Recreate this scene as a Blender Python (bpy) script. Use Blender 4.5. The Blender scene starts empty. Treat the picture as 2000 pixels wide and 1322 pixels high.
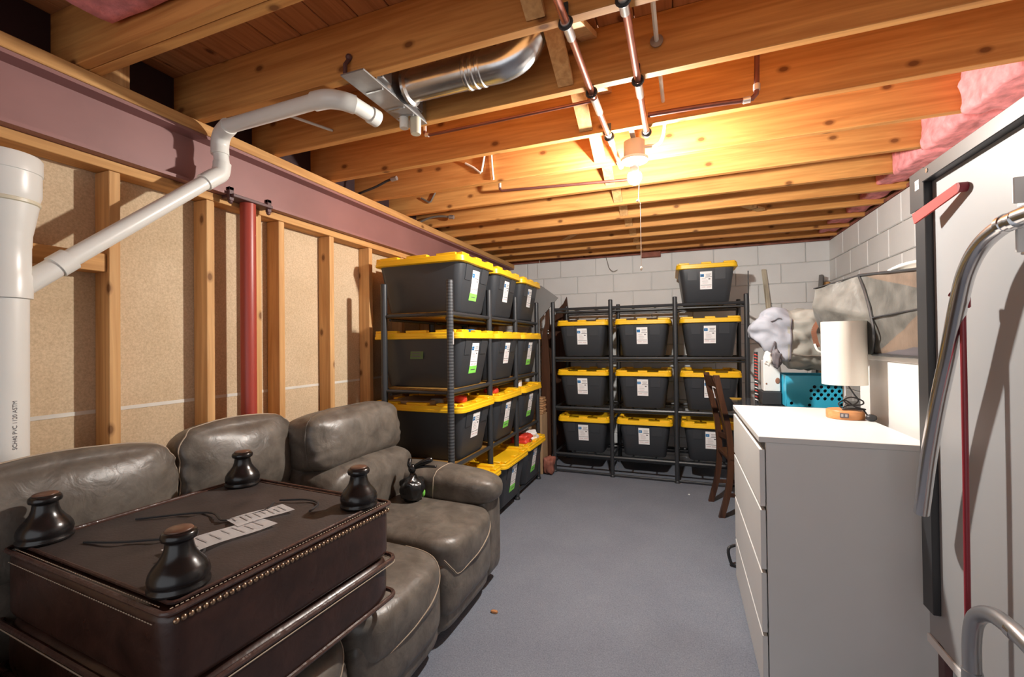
import bpy, bmesh, math, random
from mathutils import Vector, Matrix, noise
random.seed(7)
SC = bpy.context.scene
COL = SC.collection
# ------------------------------------------------------------------ camera, world, light, exposure
cam_d = bpy.data.cameras.new('camera'); cam = bpy.data.objects.new('camera', cam_d); COL.objects.link(cam)
CAM_H = 1.37
def cam_matrix(yaw, pit, rol, loc):
    cy, sy, cp, sp = math.cos(yaw), math.sin(yaw), math.cos(pit), math.sin(pit)
    r = Vector((cy, sy, 0)); f = Vector((-sy*cp, cy*cp, sp)); u = r.cross(f)
    c, s = math.cos(rol), math.sin(rol)
    R, U = c*r + s*u, -s*r + c*u
    return Matrix(((R.x, U.x, -f.x, loc[0]), (R.y, U.y, -f.y, loc[1]), (R.z, U.z, -f.z, loc[2]), (0, 0, 0, 1)))
cam.matrix_world = cam_matrix(0.363725818, 0.0100717312, -0.0117296016, (0, 0, CAM_H))
cam_d.sensor_width = 36; cam_d.lens = 864.999/2000*36; cam_d.clip_start = 0.02; cam_d.clip_end = 60
SC.camera = cam
world = bpy.data.worlds.new('world'); SC.world = world; world.use_nodes = True
bg = world.node_tree.nodes['Background']; bg.inputs[0].default_value = (0.94, 0.96, 1.0, 1); bg.inputs[1].default_value = 1.12
SC.view_settings.view_transform = 'Standard'; SC.view_settings.look = 'None'
SC.view_settings.exposure = 0.2; SC.view_settings.gamma = 1; SC.view_settings.use_curve_mapping = False
SC.cycles.use_denoising = True
SC.cycles.max_bounces = 10; SC.cycles.diffuse_bounces = 6; SC.cycles.caustics_reflective = False; SC.cycles.caustics_refractive = False
SC.cycles.sample_clamp_indirect = 6.0
BULB = Vector((-0.212, 2.385, 2.228))

# ------------------------------------------------------------------ materials
MATS = {}
def new_mat(name):
    m = bpy.data.materials.new(name); m.use_nodes = True
    nt = m.node_tree; b = nt.nodes['Principled BSDF']
    MATS[name] = m
    return m, nt, b
def nd(nt, t, **kw):
    n = nt.nodes.new(t)
    for k, v in kw.items(): setattr(n, k, v)
    return n
def ramp(nt, src, stops):
    r = nd(nt, 'ShaderNodeValToRGB')
    while len(r.color_ramp.elements) < len(stops): r.color_ramp.elements.new(0.5)
    for e, (p, c) in zip(r.color_ramp.elements, stops):
        e.position = p; e.color = (*c, 1) if len(c) == 3 else c
    nt.links.new(src, r.inputs[0]); return r.outputs[0]
def bump(nt, b, src, strength, dist=0.01):
    n = nd(nt, 'ShaderNodeBump'); n.inputs['Strength'].default_value = strength; n.inputs['Distance'].default_value = dist
    nt.links.new(src, n.inputs['Height']); nt.links.new(n.outputs[0], b.inputs['Normal'])
def coords(nt, scale=(1, 1, 1), rnd=True):
    tc = nd(nt, 'ShaderNodeTexCoord'); mp = nd(nt, 'ShaderNodeMapping'); mp.inputs['Scale'].default_value = scale
    nt.links.new(tc.outputs['Object'], mp.inputs[0])
    if rnd:
        oi = nd(nt, 'ShaderNodeObjectInfo'); ml = nd(nt, 'ShaderNodeMath', operation='MULTIPLY'); ml.inputs[1].default_value = 37.0
        nt.links.new(oi.outputs['Random'], ml.inputs[0])
        cb = nd(nt, 'ShaderNodeCombineXYZ')
        for i in range(3): nt.links.new(ml.outputs[0], cb.inputs[i])
        nt.links.new(cb.outputs[0], mp.inputs['Location'])
    return mp.outputs[0]
def noise_fac(nt, vec, scale, detail=3, rough=0.5, dist=0.0):
    n = nd(nt, 'ShaderNodeTexNoise'); n.inputs['Scale'].default_value = scale; n.inputs['Detail'].default_value = detail
    n.inputs['Roughness'].default_value = rough; n.inputs['Distortion'].default_value = dist
    nt.links.new(vec, n.inputs['Vector']); return n.outputs['Fac']
def plain(name, col, rough=0.5, metal=0.0, var=0.12, nscale=6.0, bstr=0.0, bscale=80.0, spec=None, rvar=0.0):
    m, nt, b = new_mat(name)
    v = coords(nt)
    f = noise_fac(nt, v, nscale, 4)
    lo = tuple(max(0, c*(1-var)) for c in col); hi = tuple(min(1, c*(1+var)) for c in col)
    nt.links.new(ramp(nt, f, [(0.3, lo), (0.7, hi)]), b.inputs['Base Color'])
    b.inputs['Roughness'].default_value = rough; b.inputs['Metallic'].default_value = metal
    if spec is not None: b.inputs['Specular IOR Level'].default_value = spec
    if bstr > 0: bump(nt, b, noise_fac(nt, v, bscale, 3), bstr, 0.004)
    return m
def wood(name, light, dark, axis=0, knots=True, rough=0.65, spec=0.25):
    m, nt, b = new_mat(name)
    sc = [9.0, 9.0, 9.0]; sc[axis] = 0.55
    v = coords(nt, tuple(sc))
    f = noise_fac(nt, v, 2.6, 5, 0.55, 1.2)
    col = ramp(nt, f, [(0.28, dark), (0.48, tuple((a+c)/2 for a, c in zip(light, dark))), (0.66, light)])
    sc2 = [60.0, 60.0, 60.0]; sc2[axis] = 2.0
    v3 = coords(nt, tuple(sc2)); g = noise_fac(nt, v3, 1.0, 3)
    mx0 = nd(nt, 'ShaderNodeMix', data_type='RGBA', blend_type='MULTIPLY'); mx0.inputs[0].default_value = 0.35
    nt.links.new(col, mx0.inputs[6]); nt.links.new(ramp(nt, g, [(0.35, (0.62, 0.55, 0.5)), (0.6, (1, 1, 1))]), mx0.inputs[7])
    out = mx0.outputs[2]
    if knots:
        sk = [7.0, 7.0, 7.0]; sk[axis] = 4.2
        v2 = coords(nt, tuple(sk)); sp = nd(nt, 'ShaderNodeSeparateXYZ'); nt.links.new(v2, sp.inputs[0]); cm = nd(nt, 'ShaderNodeCombineXYZ')
        oth = nd(nt, 'ShaderNodeMath', operation='ADD'); a1, a2 = [i for i in range(3) if i != axis]
        nt.links.new(sp.outputs[a1], oth.inputs[0]); nt.links.new(sp.outputs[a2], oth.inputs[1])
        nt.links.new(sp.outputs[axis], cm.inputs[0]); nt.links.new(oth.outputs[0], cm.inputs[1])
        vo = nd(nt, 'ShaderNodeTexVoronoi', voronoi_dimensions='2D'); vo.inputs['Scale'].default_value = 0.62; nt.links.new(cm.outputs[0], vo.inputs['Vector'])
        k = ramp(nt, vo.outputs['Distance'], [(0.035, (0.9, 0.9, 0.9)), (0.052, (0.45, 0.45, 0.45)), (0.085, (0, 0, 0))])
        mx = nd(nt, 'ShaderNodeMix', data_type='RGBA'); nt.links.new(k, mx.inputs[0])
        nt.links.new(out, mx.inputs[6]); mx.inputs[7].default_value = (dark[0]*0.32, dark[1]*0.26, dark[2]*0.25, 1); out = mx.outputs[2]
    nt.links.new(out, b.inputs['Base Color'])
    b.inputs['Roughness'].default_value = rough; b.inputs['Specular IOR Level'].default_value = spec
    bump(nt, b, g, 0.15, 0.002)
    return m
def leather(name, lo, hi, rough=0.38, bs=0.42):
    m, nt, b = new_mat(name)
    v = coords(nt)
    f = noise_fac(nt, v, 11.0, 6, 0.65, 0.5)
    nt.links.new(ramp(nt, f, [(0.3, lo), (0.7, hi)]), b.inputs['Base Color'])
    r = noise_fac(nt, v, 14.0, 4)
    mr = nd(nt, 'ShaderNodeMapRange'); mr.inputs[3].default_value = rough-0.08; mr.inputs[4].default_value = rough+0.12
    nt.links.new(r, mr.inputs[0]); nt.links.new(mr.outputs[0], b.inputs['Roughness'])
    w = noise_fac(nt, v, 13.0, 3, 0.5, 1.2)
    vo = nd(nt, 'ShaderNodeTexVoronoi'); vo.inputs['Scale'].default_value = 260; nt.links.new(v, vo.inputs['Vector'])
    ad = nd(nt, 'ShaderNodeMath', operation='MULTIPLY_ADD'); ad.inputs[1].default_value = 0.025
    nt.links.new(vo.outputs['Distance'], ad.inputs[0]); nt.links.new(w, ad.inputs[2])
    bump(nt, b, ad.outputs[0], bs, 0.014)
    return m
W_JOIST = wood('joist_wood', (0.70, 0.345, 0.105), (0.50, 0.205, 0.055), 0)
W_SUB = wood('subfloor_wood', (0.60, 0.26, 0.10), (0.40, 0.155, 0.055), 1)
W_STUD = wood('stud_wood', (0.72, 0.43, 0.19), (0.55, 0.29, 0.11), 2)
W_PLATE = wood('plate_wood', (0.70, 0.39, 0.15), (0.52, 0.26, 0.09), 1)
W_CHAIR = wood('walnut_wood', (0.095, 0.040, 0.020), (0.040, 0.016, 0.010), 2, False, 0.35, 0.5)
W_BEECH = wood('orange_beech', (0.66, 0.31, 0.13), (0.55, 0.24, 0.09), 0, False, 0.4, 0.4)
W_BOARD = wood('particle_board', (0.30, 0.17, 0.04), (0.20, 0.10, 0.025), 1, False)
M_PANEL, nt, b = new_mat('fibre_panel')
v = coords(nt); f1 = noise_fac(nt, v, 120, 4, 0.7); f2 = noise_fac(nt, v, 4, 3)
mx = nd(nt, 'ShaderNodeMix', data_type='RGBA', blend_type='MULTIPLY'); mx.inputs[0].default_value = 1
nt.links.new(ramp(nt, f1, [(0.3, (0.54, 0.40, 0.255)), (0.7, (0.76, 0.60, 0.41))]), mx.inputs[6])
nt.links.new(ramp(nt, f2, [(0.3, (0.88, 0.86, 0.82)), (0.7, (1, 1, 1))]), mx.inputs[7])
nt.links.new(mx.outputs[2], b.inputs['Base Color']); b.inputs['Roughness'].default_value = 0.9
M_CARPET, nt, b = new_mat('carpet')
v = coords(nt, rnd=False); f1 = noise_fac(nt, v, 170, 4, 0.75); f2 = noise_fac(nt, v, 2.2, 4, 0.6)
mx = nd(nt, 'ShaderNodeMix', data_type='RGBA', blend_type='MULTIPLY'); mx.inputs[0].default_value = 1
nt.links.new(ramp(nt, f1, [(0.3, (0.150, 0.168, 0.208)), (0.7, (0.275, 0.298, 0.348))]), mx.inputs[6])
nt.links.new(ramp(nt, f2, [(0.35, (0.88, 0.88, 0.9)), (0.65, (1, 1, 1))]), mx.inputs[7])
nt.links.new(mx.outputs[2], b.inputs['Base Color']); b.inputs['Roughness'].default_value = 0.95; b.inputs['Specular IOR Level'].default_value = 0.1
bump(nt, b, f1, 0.5, 0.006)
M_CMU = plain('painted_block', (0.80, 0.805, 0.80), 0.75, 0, 0.035, 3, 0.35, 140)
M_MORTAR = plain('painted_mortar', (0.66, 0.66, 0.65), 0.85, 0, 0.05, 8, 0.3, 100)
M_STEEL = plain('primer_steel', (0.285, 0.135, 0.125), 0.5, 0, 0.10, 3, 0.08, 30)
M_STEELDK = plain('dark_bracket', (0.10, 0.045, 0.045), 0.5)
M_REDPAINT, nt, b = new_mat('red_column_paint')
v = coords(nt); f1 = noise_fac(nt, v, 26, 5, 0.7)
nt.links.new(ramp(nt, f1, [(0.70, (0.36, 0.052, 0.035)), (0.74, (0.55, 0.34, 0.30))]), b.inputs['Base Color']); b.inputs['Roughness'].default_value = 0.38
M_PVC = plain('pvc', (0.76, 0.745, 0.70), 0.32, 0, 0.03, 4)
M_PVCRING = plain('pvc_glue', (0.64, 0.58, 0.44), 0.4)
M_COPPER = plain('copper', (0.50, 0.19, 0.13), 0.32, 0.75, 0.15, 10)
M_COPPERDK = plain('copper_dark', (0.20, 0.075, 0.06), 0.45, 0.5, 0.15, 10)
M_SOLDER = plain('solder_joint', (0.75, 0.70, 0.66), 0.3, 0.6)
M_GALV = plain('galvanised', (0.62, 0.63, 0.64), 0.24, 0.95, 0.12, 18)
M_GALVDULL = plain('galvanised_dull', (0.36, 0.34, 0.33), 0.45, 0.7, 0.10, 20)
M_CABLEW = plain('white_cable', (0.72, 0.69, 0.62), 0.5)
M_CABLEB = plain('black_cable', (0.02, 0.02, 0.022), 0.45)
M_CABLEG = plain('grey_cable', (0.16, 0.14, 0.12), 0.5)
M_PINK = plain('pink_insulation', (0.75, 0.27, 0.28), 0.95, 0, 0.28, 22, 1.0, 45)
M_SILL = plain('sill_wood', (0.28, 0.10, 0.07), 0.8, 0, 0.4, 9, 0.4, 40)
M_CERAMIC = plain('porcelain', (0.85, 0.85, 0.83), 0.25, 0, 0.02)
M_TAUPE = plain('taupe_box', (0.42, 0.37, 0.33), 0.5, 0, 0.04)
M_LEATHER = leather('grey_leather', (0.076, 0.064, 0.053), (0.168, 0.146, 0.122), 0.37, 0.22)
M_STITCH = plain('tan_stitch', (0.40, 0.32, 0.24), 0.8)
M_BROWN = leather('brown_leather', (0.020, 0.0085, 0.0065), (0.050, 0.021, 0.015), 0.29, 0.12)
M_BROWNPIPE = leather('brown_welt', (0.050, 0.024, 0.020), (0.085, 0.045, 0.036), 0.28)
M_DUST = plain('dust_cover', (0.044, 0.034, 0.032), 0.62, 0, 0.2, 8, 0.25, 120)
M_BLACKWOOD = plain('black_lacquer', (0.011, 0.009, 0.009), 0.24, 0, 0.2)
M_BRASS = plain('antique_brass', (0.38, 0.25, 0.16), 0.28, 0.9, 0.1)
M_WORNSHEEN = plain('worn_sheen_foot', (0.13, 0.065, 0.042), 0.35)  # slight wear plus the tip's copper reflection painted into the colour
M_TUB = plain('tote_plastic', (0.037, 0.040, 0.046), 0.42, 0, 0.05, 4, 0.12, 220)
M_YELLOW = plain('yellow_plastic', (0.90, 0.53, 0.012), 0.38, 0, 0.03)
M_PAPER = plain('label_paper', (0.88, 0.87, 0.87), 0.6, 0, 0.02)
M_BLUEINK = plain('blue_print', (0.012, 0.17, 0.42), 0.5)
M_GREYINK = plain('grey_print', (0.38, 0.36, 0.36), 0.6)
M_DARKINK = plain('dark_print', (0.10, 0.09, 0.10), 0.6)
M_PINKINK = plain('pink_print', (0.62, 0.42, 0.44), 0.6)
M_TAPE = plain('green_tape', (0.22, 0.68, 0.10), 0.5, 0, 0.05)
M_TAPEDK = plain('shaded_green_tape', (0.085, 0.15, 0.05), 0.6, 0, 0.05)  # dull green: the shadow on the side label is put into its colour
M_RACK = plain('black_rack_steel', (0.028, 0.030, 0.034), 0.38, 0, 0.08)
M_RACKP, nt, b = new_mat('perforated_rack_steel')
tc = nd(nt, 'ShaderNodeTexCoord'); wv = nd(nt, 'ShaderNodeTexWave'); wv.bands_direction = 'Z'; wv.inputs['Scale'].default_value = 16
nt.links.new(tc.outputs['Object'], wv.inputs['Vector'])
nt.links.new(ramp(nt, wv.outputs['Fac'], [(0.35, (0.03, 0.032, 0.036)), (0.7, (0.075, 0.08, 0.088))]), b.inputs['Base Color']); b.inputs['Roughness'].default_value = 0.35
M_WHITE = plain('white_melamine', (0.68, 0.672, 0.655), 0.38, 0, 0.015)
M_WHITEEDGE = plain('white_edge', (0.84, 0.83, 0.81), 0.4, 0, 0.01)
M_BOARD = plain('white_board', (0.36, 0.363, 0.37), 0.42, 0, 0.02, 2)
M_BLACKFRAME = plain('black_frame', (0.030, 0.031, 0.034), 0.38, 0, 0.06)
M_CHROME = plain('chrome', (0.66, 0.66, 0.67), 0.20, 1.0, 0.04)
M_TUBEGREY = plain('grey_steel_tube', (0.42, 0.42, 0.43), 0.30, 0.85, 0.05)
M_REDLATCH = plain('red_latch', (0.50, 0.055, 0.045), 0.75, 0, 0.03)
M_REDROD = plain('maroon_rod', (0.26, 0.022, 0.035), 0.35, 0, 0.04)
M_SHADE = plain('cream_shade', (0.82, 0.77, 0.68), 0.7, 0, 0.02, 8, 0.1, 200)
M_CLOTH = plain('grey_cloth', (0.23, 0.225, 0.20), 0.6, 0, 0.12, 9, 0.5, 26)
M_CLOTHB = plain('blue_grey_cloth', (0.23, 0.24, 0.275), 0.75, 0, 0.12, 9, 0.5, 26)
M_CLOTHS = plain('silver_cloth', (0.135, 0.13, 0.118), 0.40, 0.2, 0.3, 12, 0.7, 20)
M_CLOTHW = plain('white_lining', (0.78, 0.77, 0.73), 0.7, 0, 0.05)
M_CLOTHBR = plain('brown_lining', (0.16, 0.115, 0.085), 0.5, 0, 0.15, 12, 0.5, 25)
M_BROWNSTRAP = plain('brown_strap', (0.26, 0.11, 0.065), 0.5)
M_TURQ = plain('turquoise_plastic', (0.045, 0.46, 0.68), 0.32, 0, 0.05)
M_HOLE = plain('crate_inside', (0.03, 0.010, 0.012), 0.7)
M_CARD = plain('cardboard', (0.42, 0.27, 0.15), 0.85, 0, 0.1)
M_TAN = wood('tan_bundle', (0.60, 0.36, 0.19), (0.36, 0.19, 0.09), 0, False)
M_GREYBOARD = plain('grey_board', (0.20, 0.195, 0.19), 0.55, 0, 0.05)
M_RED = plain('red_packet', (0.62, 0.05, 0.03), 0.35, 0, 0.2)
M_BAG = plain('bin_bag', (0.012, 0.012, 0.013), 0.22, 0, 0.1, 6, 0.6, 30)
M_MIRROR = plain('dark_mirror_edge', (0.15, 0.16, 0.17), 0.2, 0.3)
M_GLASS, nt, b = new_mat('smoked_glass')
b.inputs['Base Color'].default_value = (0.22, 0.24, 0.27, 1); b.inputs['Roughness'].default_value = 0.05; b.inputs['Transmission Weight'].default_value = 0.85; b.inputs['IOR'].default_value = 1.45
M_BULB, nt, b = new_mat('lit_bulb')
b.inputs['Base Color'].default_value = (1, 1, 1, 1); b.inputs['Emission Color'].default_value = (1.0, 0.955, 0.885, 1); b.inputs['Emission Strength'].default_value = 3250

# ------------------------------------------------------------------ mesh helpers
WPOS = {}
class G:
    def __init__(s): s.bm = bmesh.new(); s.mi = 0
    def _fin(s, faces):
        for f in faces: f.material_index = s.mi
    def box(s, x0, x1, y0, y1, z0, z1, bev=0.0, seg=1, M=None):
        n0 = len(s.bm.faces)
        g = bmesh.ops.create_cube(s.bm, size=1.0)
        c = Vector(((x0+x1)/2, (y0+y1)/2, (z0+z1)/2)); d = (abs(x1-x0), abs(y1-y0), abs(z1-z0))
        for v in g['verts']: v.co = Vector((v.co.x*d[0], v.co.y*d[1], v.co.z*d[2])) + c
        vs = g['verts']
        if bev > 0:
            es = list({e for v in vs for e in v.link_edges})
            r = bmesh.ops.bevel(s.bm, geom=es, offset=min(bev, min(d)*0.45), segments=seg, profile=0.5, affect='EDGES')
            vs = list({v for f in r['faces'] for v in f.verts} | {v for v in vs if v.is_valid})
        s.bm.faces.ensure_lookup_table()
        fs = list({f for v in vs for f in v.link_faces})
        if M is not None:
            for v in vs: v.co = M @ v.co
        s._fin(fs); return s
    def tube(s, path, r, n=10, caps=True, closed=False):
        P = [Vector(p) for p in path]; rings = []
        N = len(P)
        up = None
        for i in range(N):
            a = P[i-1] if (i > 0 or closed) else P[i]; c = P[(i+1) % N] if (i < N-1 or closed) else P[i]
            t = (c-a)
            if t.length < 1e-9: t = Vector((0, 0, 1))
            t.normalize()
            if up is None:
                up = Vector((0, 0, 1)) if abs(t.z) < 0.9 else Vector((1, 0, 0))
            up = (up - t*up.dot(t))
            if up.length < 1e-6: up = t.orthogonal()
            up.normalize(); sd = t.cross(up)
            rr = r[i] if isinstance(r, (list, tuple)) else r
            rings.append([s.bm.verts.new(P[i] + (math.cos(k*2*math.pi/n)*up + math.sin(k*2*math.pi/n)*sd)*rr) for k in range(n)])
        fs = []
        M = N if closed else N-1
        for i in range(M):
            A, B = rings[i], rings[(i+1) % N]
            for k in range(n): fs.append(s.bm.faces.new((A[k], A[(k+1) % n], B[(k+1) % n], B[k])))
        if caps and not closed:
            fs.append(s.bm.faces.new(rings[0][::-1])); fs.append(s.bm.faces.new(rings[-1]))
        s._fin(fs); return s
    def lathe(s, prof, c=(0, 0, 0), n=24, M=None, caps=True):
        c = Vector(c); rings = []
        for r, z in prof:
            ring = []
            for k in range(n):
                p = Vector((r*math.cos(k*2*math.pi/n), r*math.sin(k*2*math.pi/n), z))
                if M is not None: p = M @ p
                ring.append(s.bm.verts.new(p + c))
            rings.append(ring)
        fs = []
        for A, B in zip(rings, rings[1:]):
            for k in range(n): fs.append(s.bm.faces.new((A[k], A[(k+1) % n], B[(k+1) % n], B[k])))
        if caps:
            fs.append(s.bm.faces.new(rings[0][::-1])); fs.append(s.bm.faces.new(rings[-1]))
        s._fin(fs); return s
    def poly(s, pts, thick, M=None):
        """extrude a closed outline: pts are 3-D, thick a 3-D vector"""
        t = Vector(thick); A = [Vector(p) for p in pts]; B = [p + t for p in A]
        if M is not None: A = [M @ p for p in A]; B = [M @ p for p in B]
        a = [s.bm.verts.new(p) for p in A]; b_ = [s.bm.verts.new(p) for p in B]; n = len(a); fs = []
        fs.append(s.bm.faces.new(a)); fs.append(s.bm.faces.new(b_[::-1]))
        for k in range(n): fs.append(s.bm.faces.new((a[k], b_[k], b_[(k+1) % n], a[(k+1) % n])))
        s._fin(fs); return s
    def quad(s, a, b_, c, d):
        s._fin([s.bm.faces.new([s.bm.verts.new(Vector(p)) for p in (a, b_, c, d)])]); return s
    def sbox(s, fn, n=10):
        """closed box grid with n cells a side; fn maps a point of the cube surface to space"""
        cache = {}
        def vt(p):
            k = tuple(round(q*n) for q in p)
            if k not in cache: cache[k] = s.bm.verts.new(fn(Vector([q/n*2-1 for q in k])))
            return cache[k]
        fs = []
        for ax in range(3):
            for sgn in (0, 1):
                for i in range(n):
                    for j in range(n):
                        q = []
                        for (di, dj) in ((0, 0), (1, 0), (1, 1), (0, 1)):
                            p = [0, 0, 0]; p[ax] = sgn; p[(ax+1) % 3] = (i+di)/n; p[(ax+2) % 3] = (j+dj)/n; q.append(vt(p))
                        if sgn == 0: q = q[::-1]
                        fs.append(s.bm.faces.new(q))
        s._fin(fs); return s
    def sphere(s, c, r, n=12, m=8, sc=(1, 1, 1)):
        prof = [(max(1e-4, r*math.sin(math.pi*k/m)), -r*math.cos(math.pi*k/m)) for k in range(m+1)]
        M = Matrix.Diagonal((sc[0], sc[1], sc[2])); return s.lathe(prof, c, n, M)
    def obj(s, name, mats, parent=None, smooth=False, label=None, kind=None, cat=None, group=None, loc=None):
        bmesh.ops.recalc_face_normals(s.bm, faces=s.bm.faces[:])
        if parent is not None: o0 = WPOS[parent]
        elif loc is not None: o0 = Vector(loc)
        else:
            xs = [v.co for v in s.bm.verts]
            o0 = Vector(((min(v.x for v in xs)+max(v.x for v in xs))/2, (min(v.y for v in xs)+max(v.y for v in xs))/2, min(v.z for v in xs)))
        if parent is not None:
            xs = [v.co for v in s.bm.verts]
            own = Vector(((min(v.x for v in xs)+max(v.x for v in xs))/2, (min(v.y for v in xs)+max(v.y for v in xs))/2, (min(v.z for v in xs)+max(v.z for v in xs))/2))
        else: own = o0
        for v in s.bm.verts: v.co -= own
        me = bpy.data.meshes.new(name); s.bm.to_mesh(me); s.bm.free()
        for m in (mats if isinstance(mats, (list, tuple)) else [mats]): me.materials.append(m)
        if smooth:
            for p in me.polygons: p.use_smooth = True
            if smooth != 'all': me.set_sharp_from_angle(angle=math.radians(38))
        o = bpy.data.objects.new(name, me); COL.objects.link(o)
        if parent is not None: o.parent = parent; o.location = own - o0
        else: o.location = own
        WPOS[o] = own.copy()
        tag(o, label, cat, group, kind); return o
def tag(o, label=None, cat=None, group=None, kind=None):
    if label: o['label'] = label
    if cat: o['category'] = cat
    if group: o['group'] = group
    if kind: o['kind'] = kind
    return o
def thing(name, loc, label, cat, group=None, kind=None):
    o = bpy.data.objects.new(name, None); o.empty_display_size = 0.1; COL.objects.link(o); o.location = loc
    WPOS[o] = Vector(loc); return tag(o, label, cat, group, kind)
def put(name, me, parent, loc, rot=None, label=None):
    """one more object on an existing mesh, loc in the parent's space"""
    o = bpy.data.objects.new(name, me); COL.objects.link(o); o.parent = parent; o.location = loc
    if rot is not None: o.rotation_euler = rot
    if label: o['label'] = label
    return o
def dup(root, loc, rz=0.0, label=None):
    def rec(o, par):
        c = o.copy(); COL.objects.link(c)
        for k in ('label',):
            if par is None and k in c: del c[k]
        if par is not None: c.parent = par
        for ch in o.children: rec(ch, c)
        return c
    r = rec(root, None); r.location = loc; r.rotation_euler = (0, 0, rz)
    if label: r['label'] = label
    return r
def bez(pts, n=8):
    """smooth path through points (Catmull-Rom)"""
    P = [Vector(p) for p in pts]; P = [2*P[0]-P[1]] + P + [2*P[-1]-P[-2]]; out = []
    for i in range(1, len(P)-2):
        for k in range(n):
            t = k/n; a, b_, c, d = P[i-1], P[i], P[i+1], P[i+2]
            out.append(0.5*((2*b_) + (c-a)*t + (2*a-5*b_+4*c-d)*t*t + (3*b_-a-3*c+d)*t**3))
    out.append(P[-2]); return out
# ------------------------------------------------------------------ the setting
FL = G().box(-3.0, 1.6, -1.9, 5.6, -0.06, 0.0).obj('floor', M_CARPET, label='blue grey low pile carpet floor', kind='structure')
# block walls: a mortar slab with every block an object of its own
BH = 0.212; TOPZ = 2.392
def block_mesh(L, H, name='block'):
    g = G(); g.box(-L/2, L/2, -0.012, 0.012, -H/2, H/2, 0.006, 1); bm = g.bm
    bmesh.ops.recalc_face_normals(bm, faces=bm.faces[:])
    me = bpy.data.meshes.new(name); bm.to_mesh(me); bm.free(); me.materials.append(M_CMU); return me
WB = G().box(-3.0, 1.6, 5.436, 5.60, 0.0, TOPZ).obj('wall_back', M_MORTAR, label='painted concrete block wall at the back', kind='structure')
WR = G().box(1.461, 1.60, -1.9, 5.436, 0.0, TOPZ).obj('wall_right', M_MORTAR, label='painted concrete block wall on the right', kind='structure')
meshes = {}
def lay(wall, axis, a0, a1, step, offs):
    row = 0; z1 = TOPZ
    while z1 > 0.03:
        z0 = max(z1-BH, 0.0); s = a0
        j = a0 + ((offs[row % 2]-a0) % step)
        cuts = [a0] + ([j] if j-a0 > 0.03 else [])
        while cuts[-1]+step < a1-0.03: cuts.append(cuts[-1]+step if len(cuts) > 1 or j-a0 <= 0.03 else j)
        cuts.append(a1)
        for c0, c1 in zip(cuts, cuts[1:]):
            L, H = c1-c0-0.007, z1-z0-0.006
            k = (round(L, 3), round(H, 3))
            if k not in meshes: meshes[k] = block_mesh(L, H)
            m = (c0+c1)/2; zc = (z0+z1)/2
            if axis == 'x': put('block', meshes[k], wall, Vector((m, 5.432, zc)) - WPOS[wall])
            else: put('block', meshes[k], wall, Vector((1.457, m, zc)) - WPOS[wall], (0, 0, math.pi/2))
        z1 -= BH; row += 1
lay(WB, 'x', -2.16, 1.455, 0.44, (-0.962, -0.748))
lay(WR, 'y', -0.35, 5.43, 0.395, (5.02, 4.83))
g = G(); g.box(-3.0, 1.62, 5.405, 5.62, TOPZ, TOPZ+0.024); g.box(1.445, 1.62, -1.9, 5.405, TOPZ, TOPZ+0.024)
SILL = g.obj('trim_1', M_SILL, label='dark reddish sill plate along the top of the block walls', kind='structure')
# left partition
WL = G().box(-2.19, -2.165, -1.9, 5.43, 0.0, 2.10).obj('wall_left', M_PANEL, label='stud partition with beige fibre panels on the left', kind='structure')
STUDY = [-0.55, -0.15, 0.25, 0.66, 1.05, 1.43, 1.683, 1.83, 2.21, 2.59, 2.98, 3.38, 3.78, 4.18, 4.58, 4.98]
for y in STUDY:
    G().box(-2.163, -2.072, y, y+0.038, 0.04, 2.062, 0.002).obj('stud', W_STUD, WL)
G().box(-2.163, -2.070, -1.9, 5.42, 2.064, 2.102, 0.002).obj('top_plate', W_PLATE, WL)
G().box(-2.163, -2.070, -1.9, 5.42, 0.0, 0.038).obj('sole_plate', W_PLATE, WL)
G().box(-2.163, -2.085, 0.70, 1.048, 1.665, 1.735, 0.002).obj('blocking', W_PLATE, WL, label='short blocking between two studs beside the vent stack')
G().box(-2.1645, -2.163, -1.9, 5.42, 1.112, 1.127).obj('seam_tape', M_CABLEW, WL, label='white seam strip across the fibre panels')
# steel beam, its timber nailer and the column
prof = [(-2.155, 2.102), (-2.155, 2.116), (-2.096, 2.118), (-2.096, 2.324), (-2.155, 2.326), (-2.155, 2.340), (-2.025, 2.340), (-2.025, 2.326), (-2.084, 2.322), (-2.086, 2.12), (-2.025, 2.116), (-2.025, 2.102)]
BEAM = thing('steel_beam', (-2.09, 1.8, 2.102), 'mauve primer painted steel I-beam running along the left wall', 'beam')
G().poly([(x, -1.9, z) for x, z in prof], (0, 7.32, 0)).obj('i_section', M_STEEL, BEAM)
G().box(-2.16, -2.018, -1.9, 5.42, 2.341, 2.390, 0.003).obj('nailer_plate', W_PLATE, BEAM, label='timber plate bolted on top of the steel')
COLM = thing('steel_column', (-2.03, 1.61, 0.0), 'red painted round steel column under the beam', 'column')
G().lathe([(0.036, 0.012), (0.036, 2.085)], (-2.03, 1.61, 0), 28).obj('shaft', M_REDPAINT, COLM, smooth=True)
G().box(-2.07, -1.97, 1.53, 1.69, 0, 0.012).obj('base_plate', M_REDPAINT, COLM)
g = G(); g.box(-2.068, -1.985, 1.50, 1.72, 2.086, 2.101, 0.002)
g.obj('cap_plate', M_STEELDK, COLM)
for y in (1.505, 1.715):
    g = G(); g.box(-2.022, -2.004, y-0.012, y+0.012, 2.07, 2.135, 0.002); g.box(-2.03, -2.004, y-0.012, y+0.012, 2.118, 2.135, 0.002); g.sphere((-2.013, y, 2.066), 0.011)
    g.obj('beam_clamp', M_STEELDK, COLM)
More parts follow.
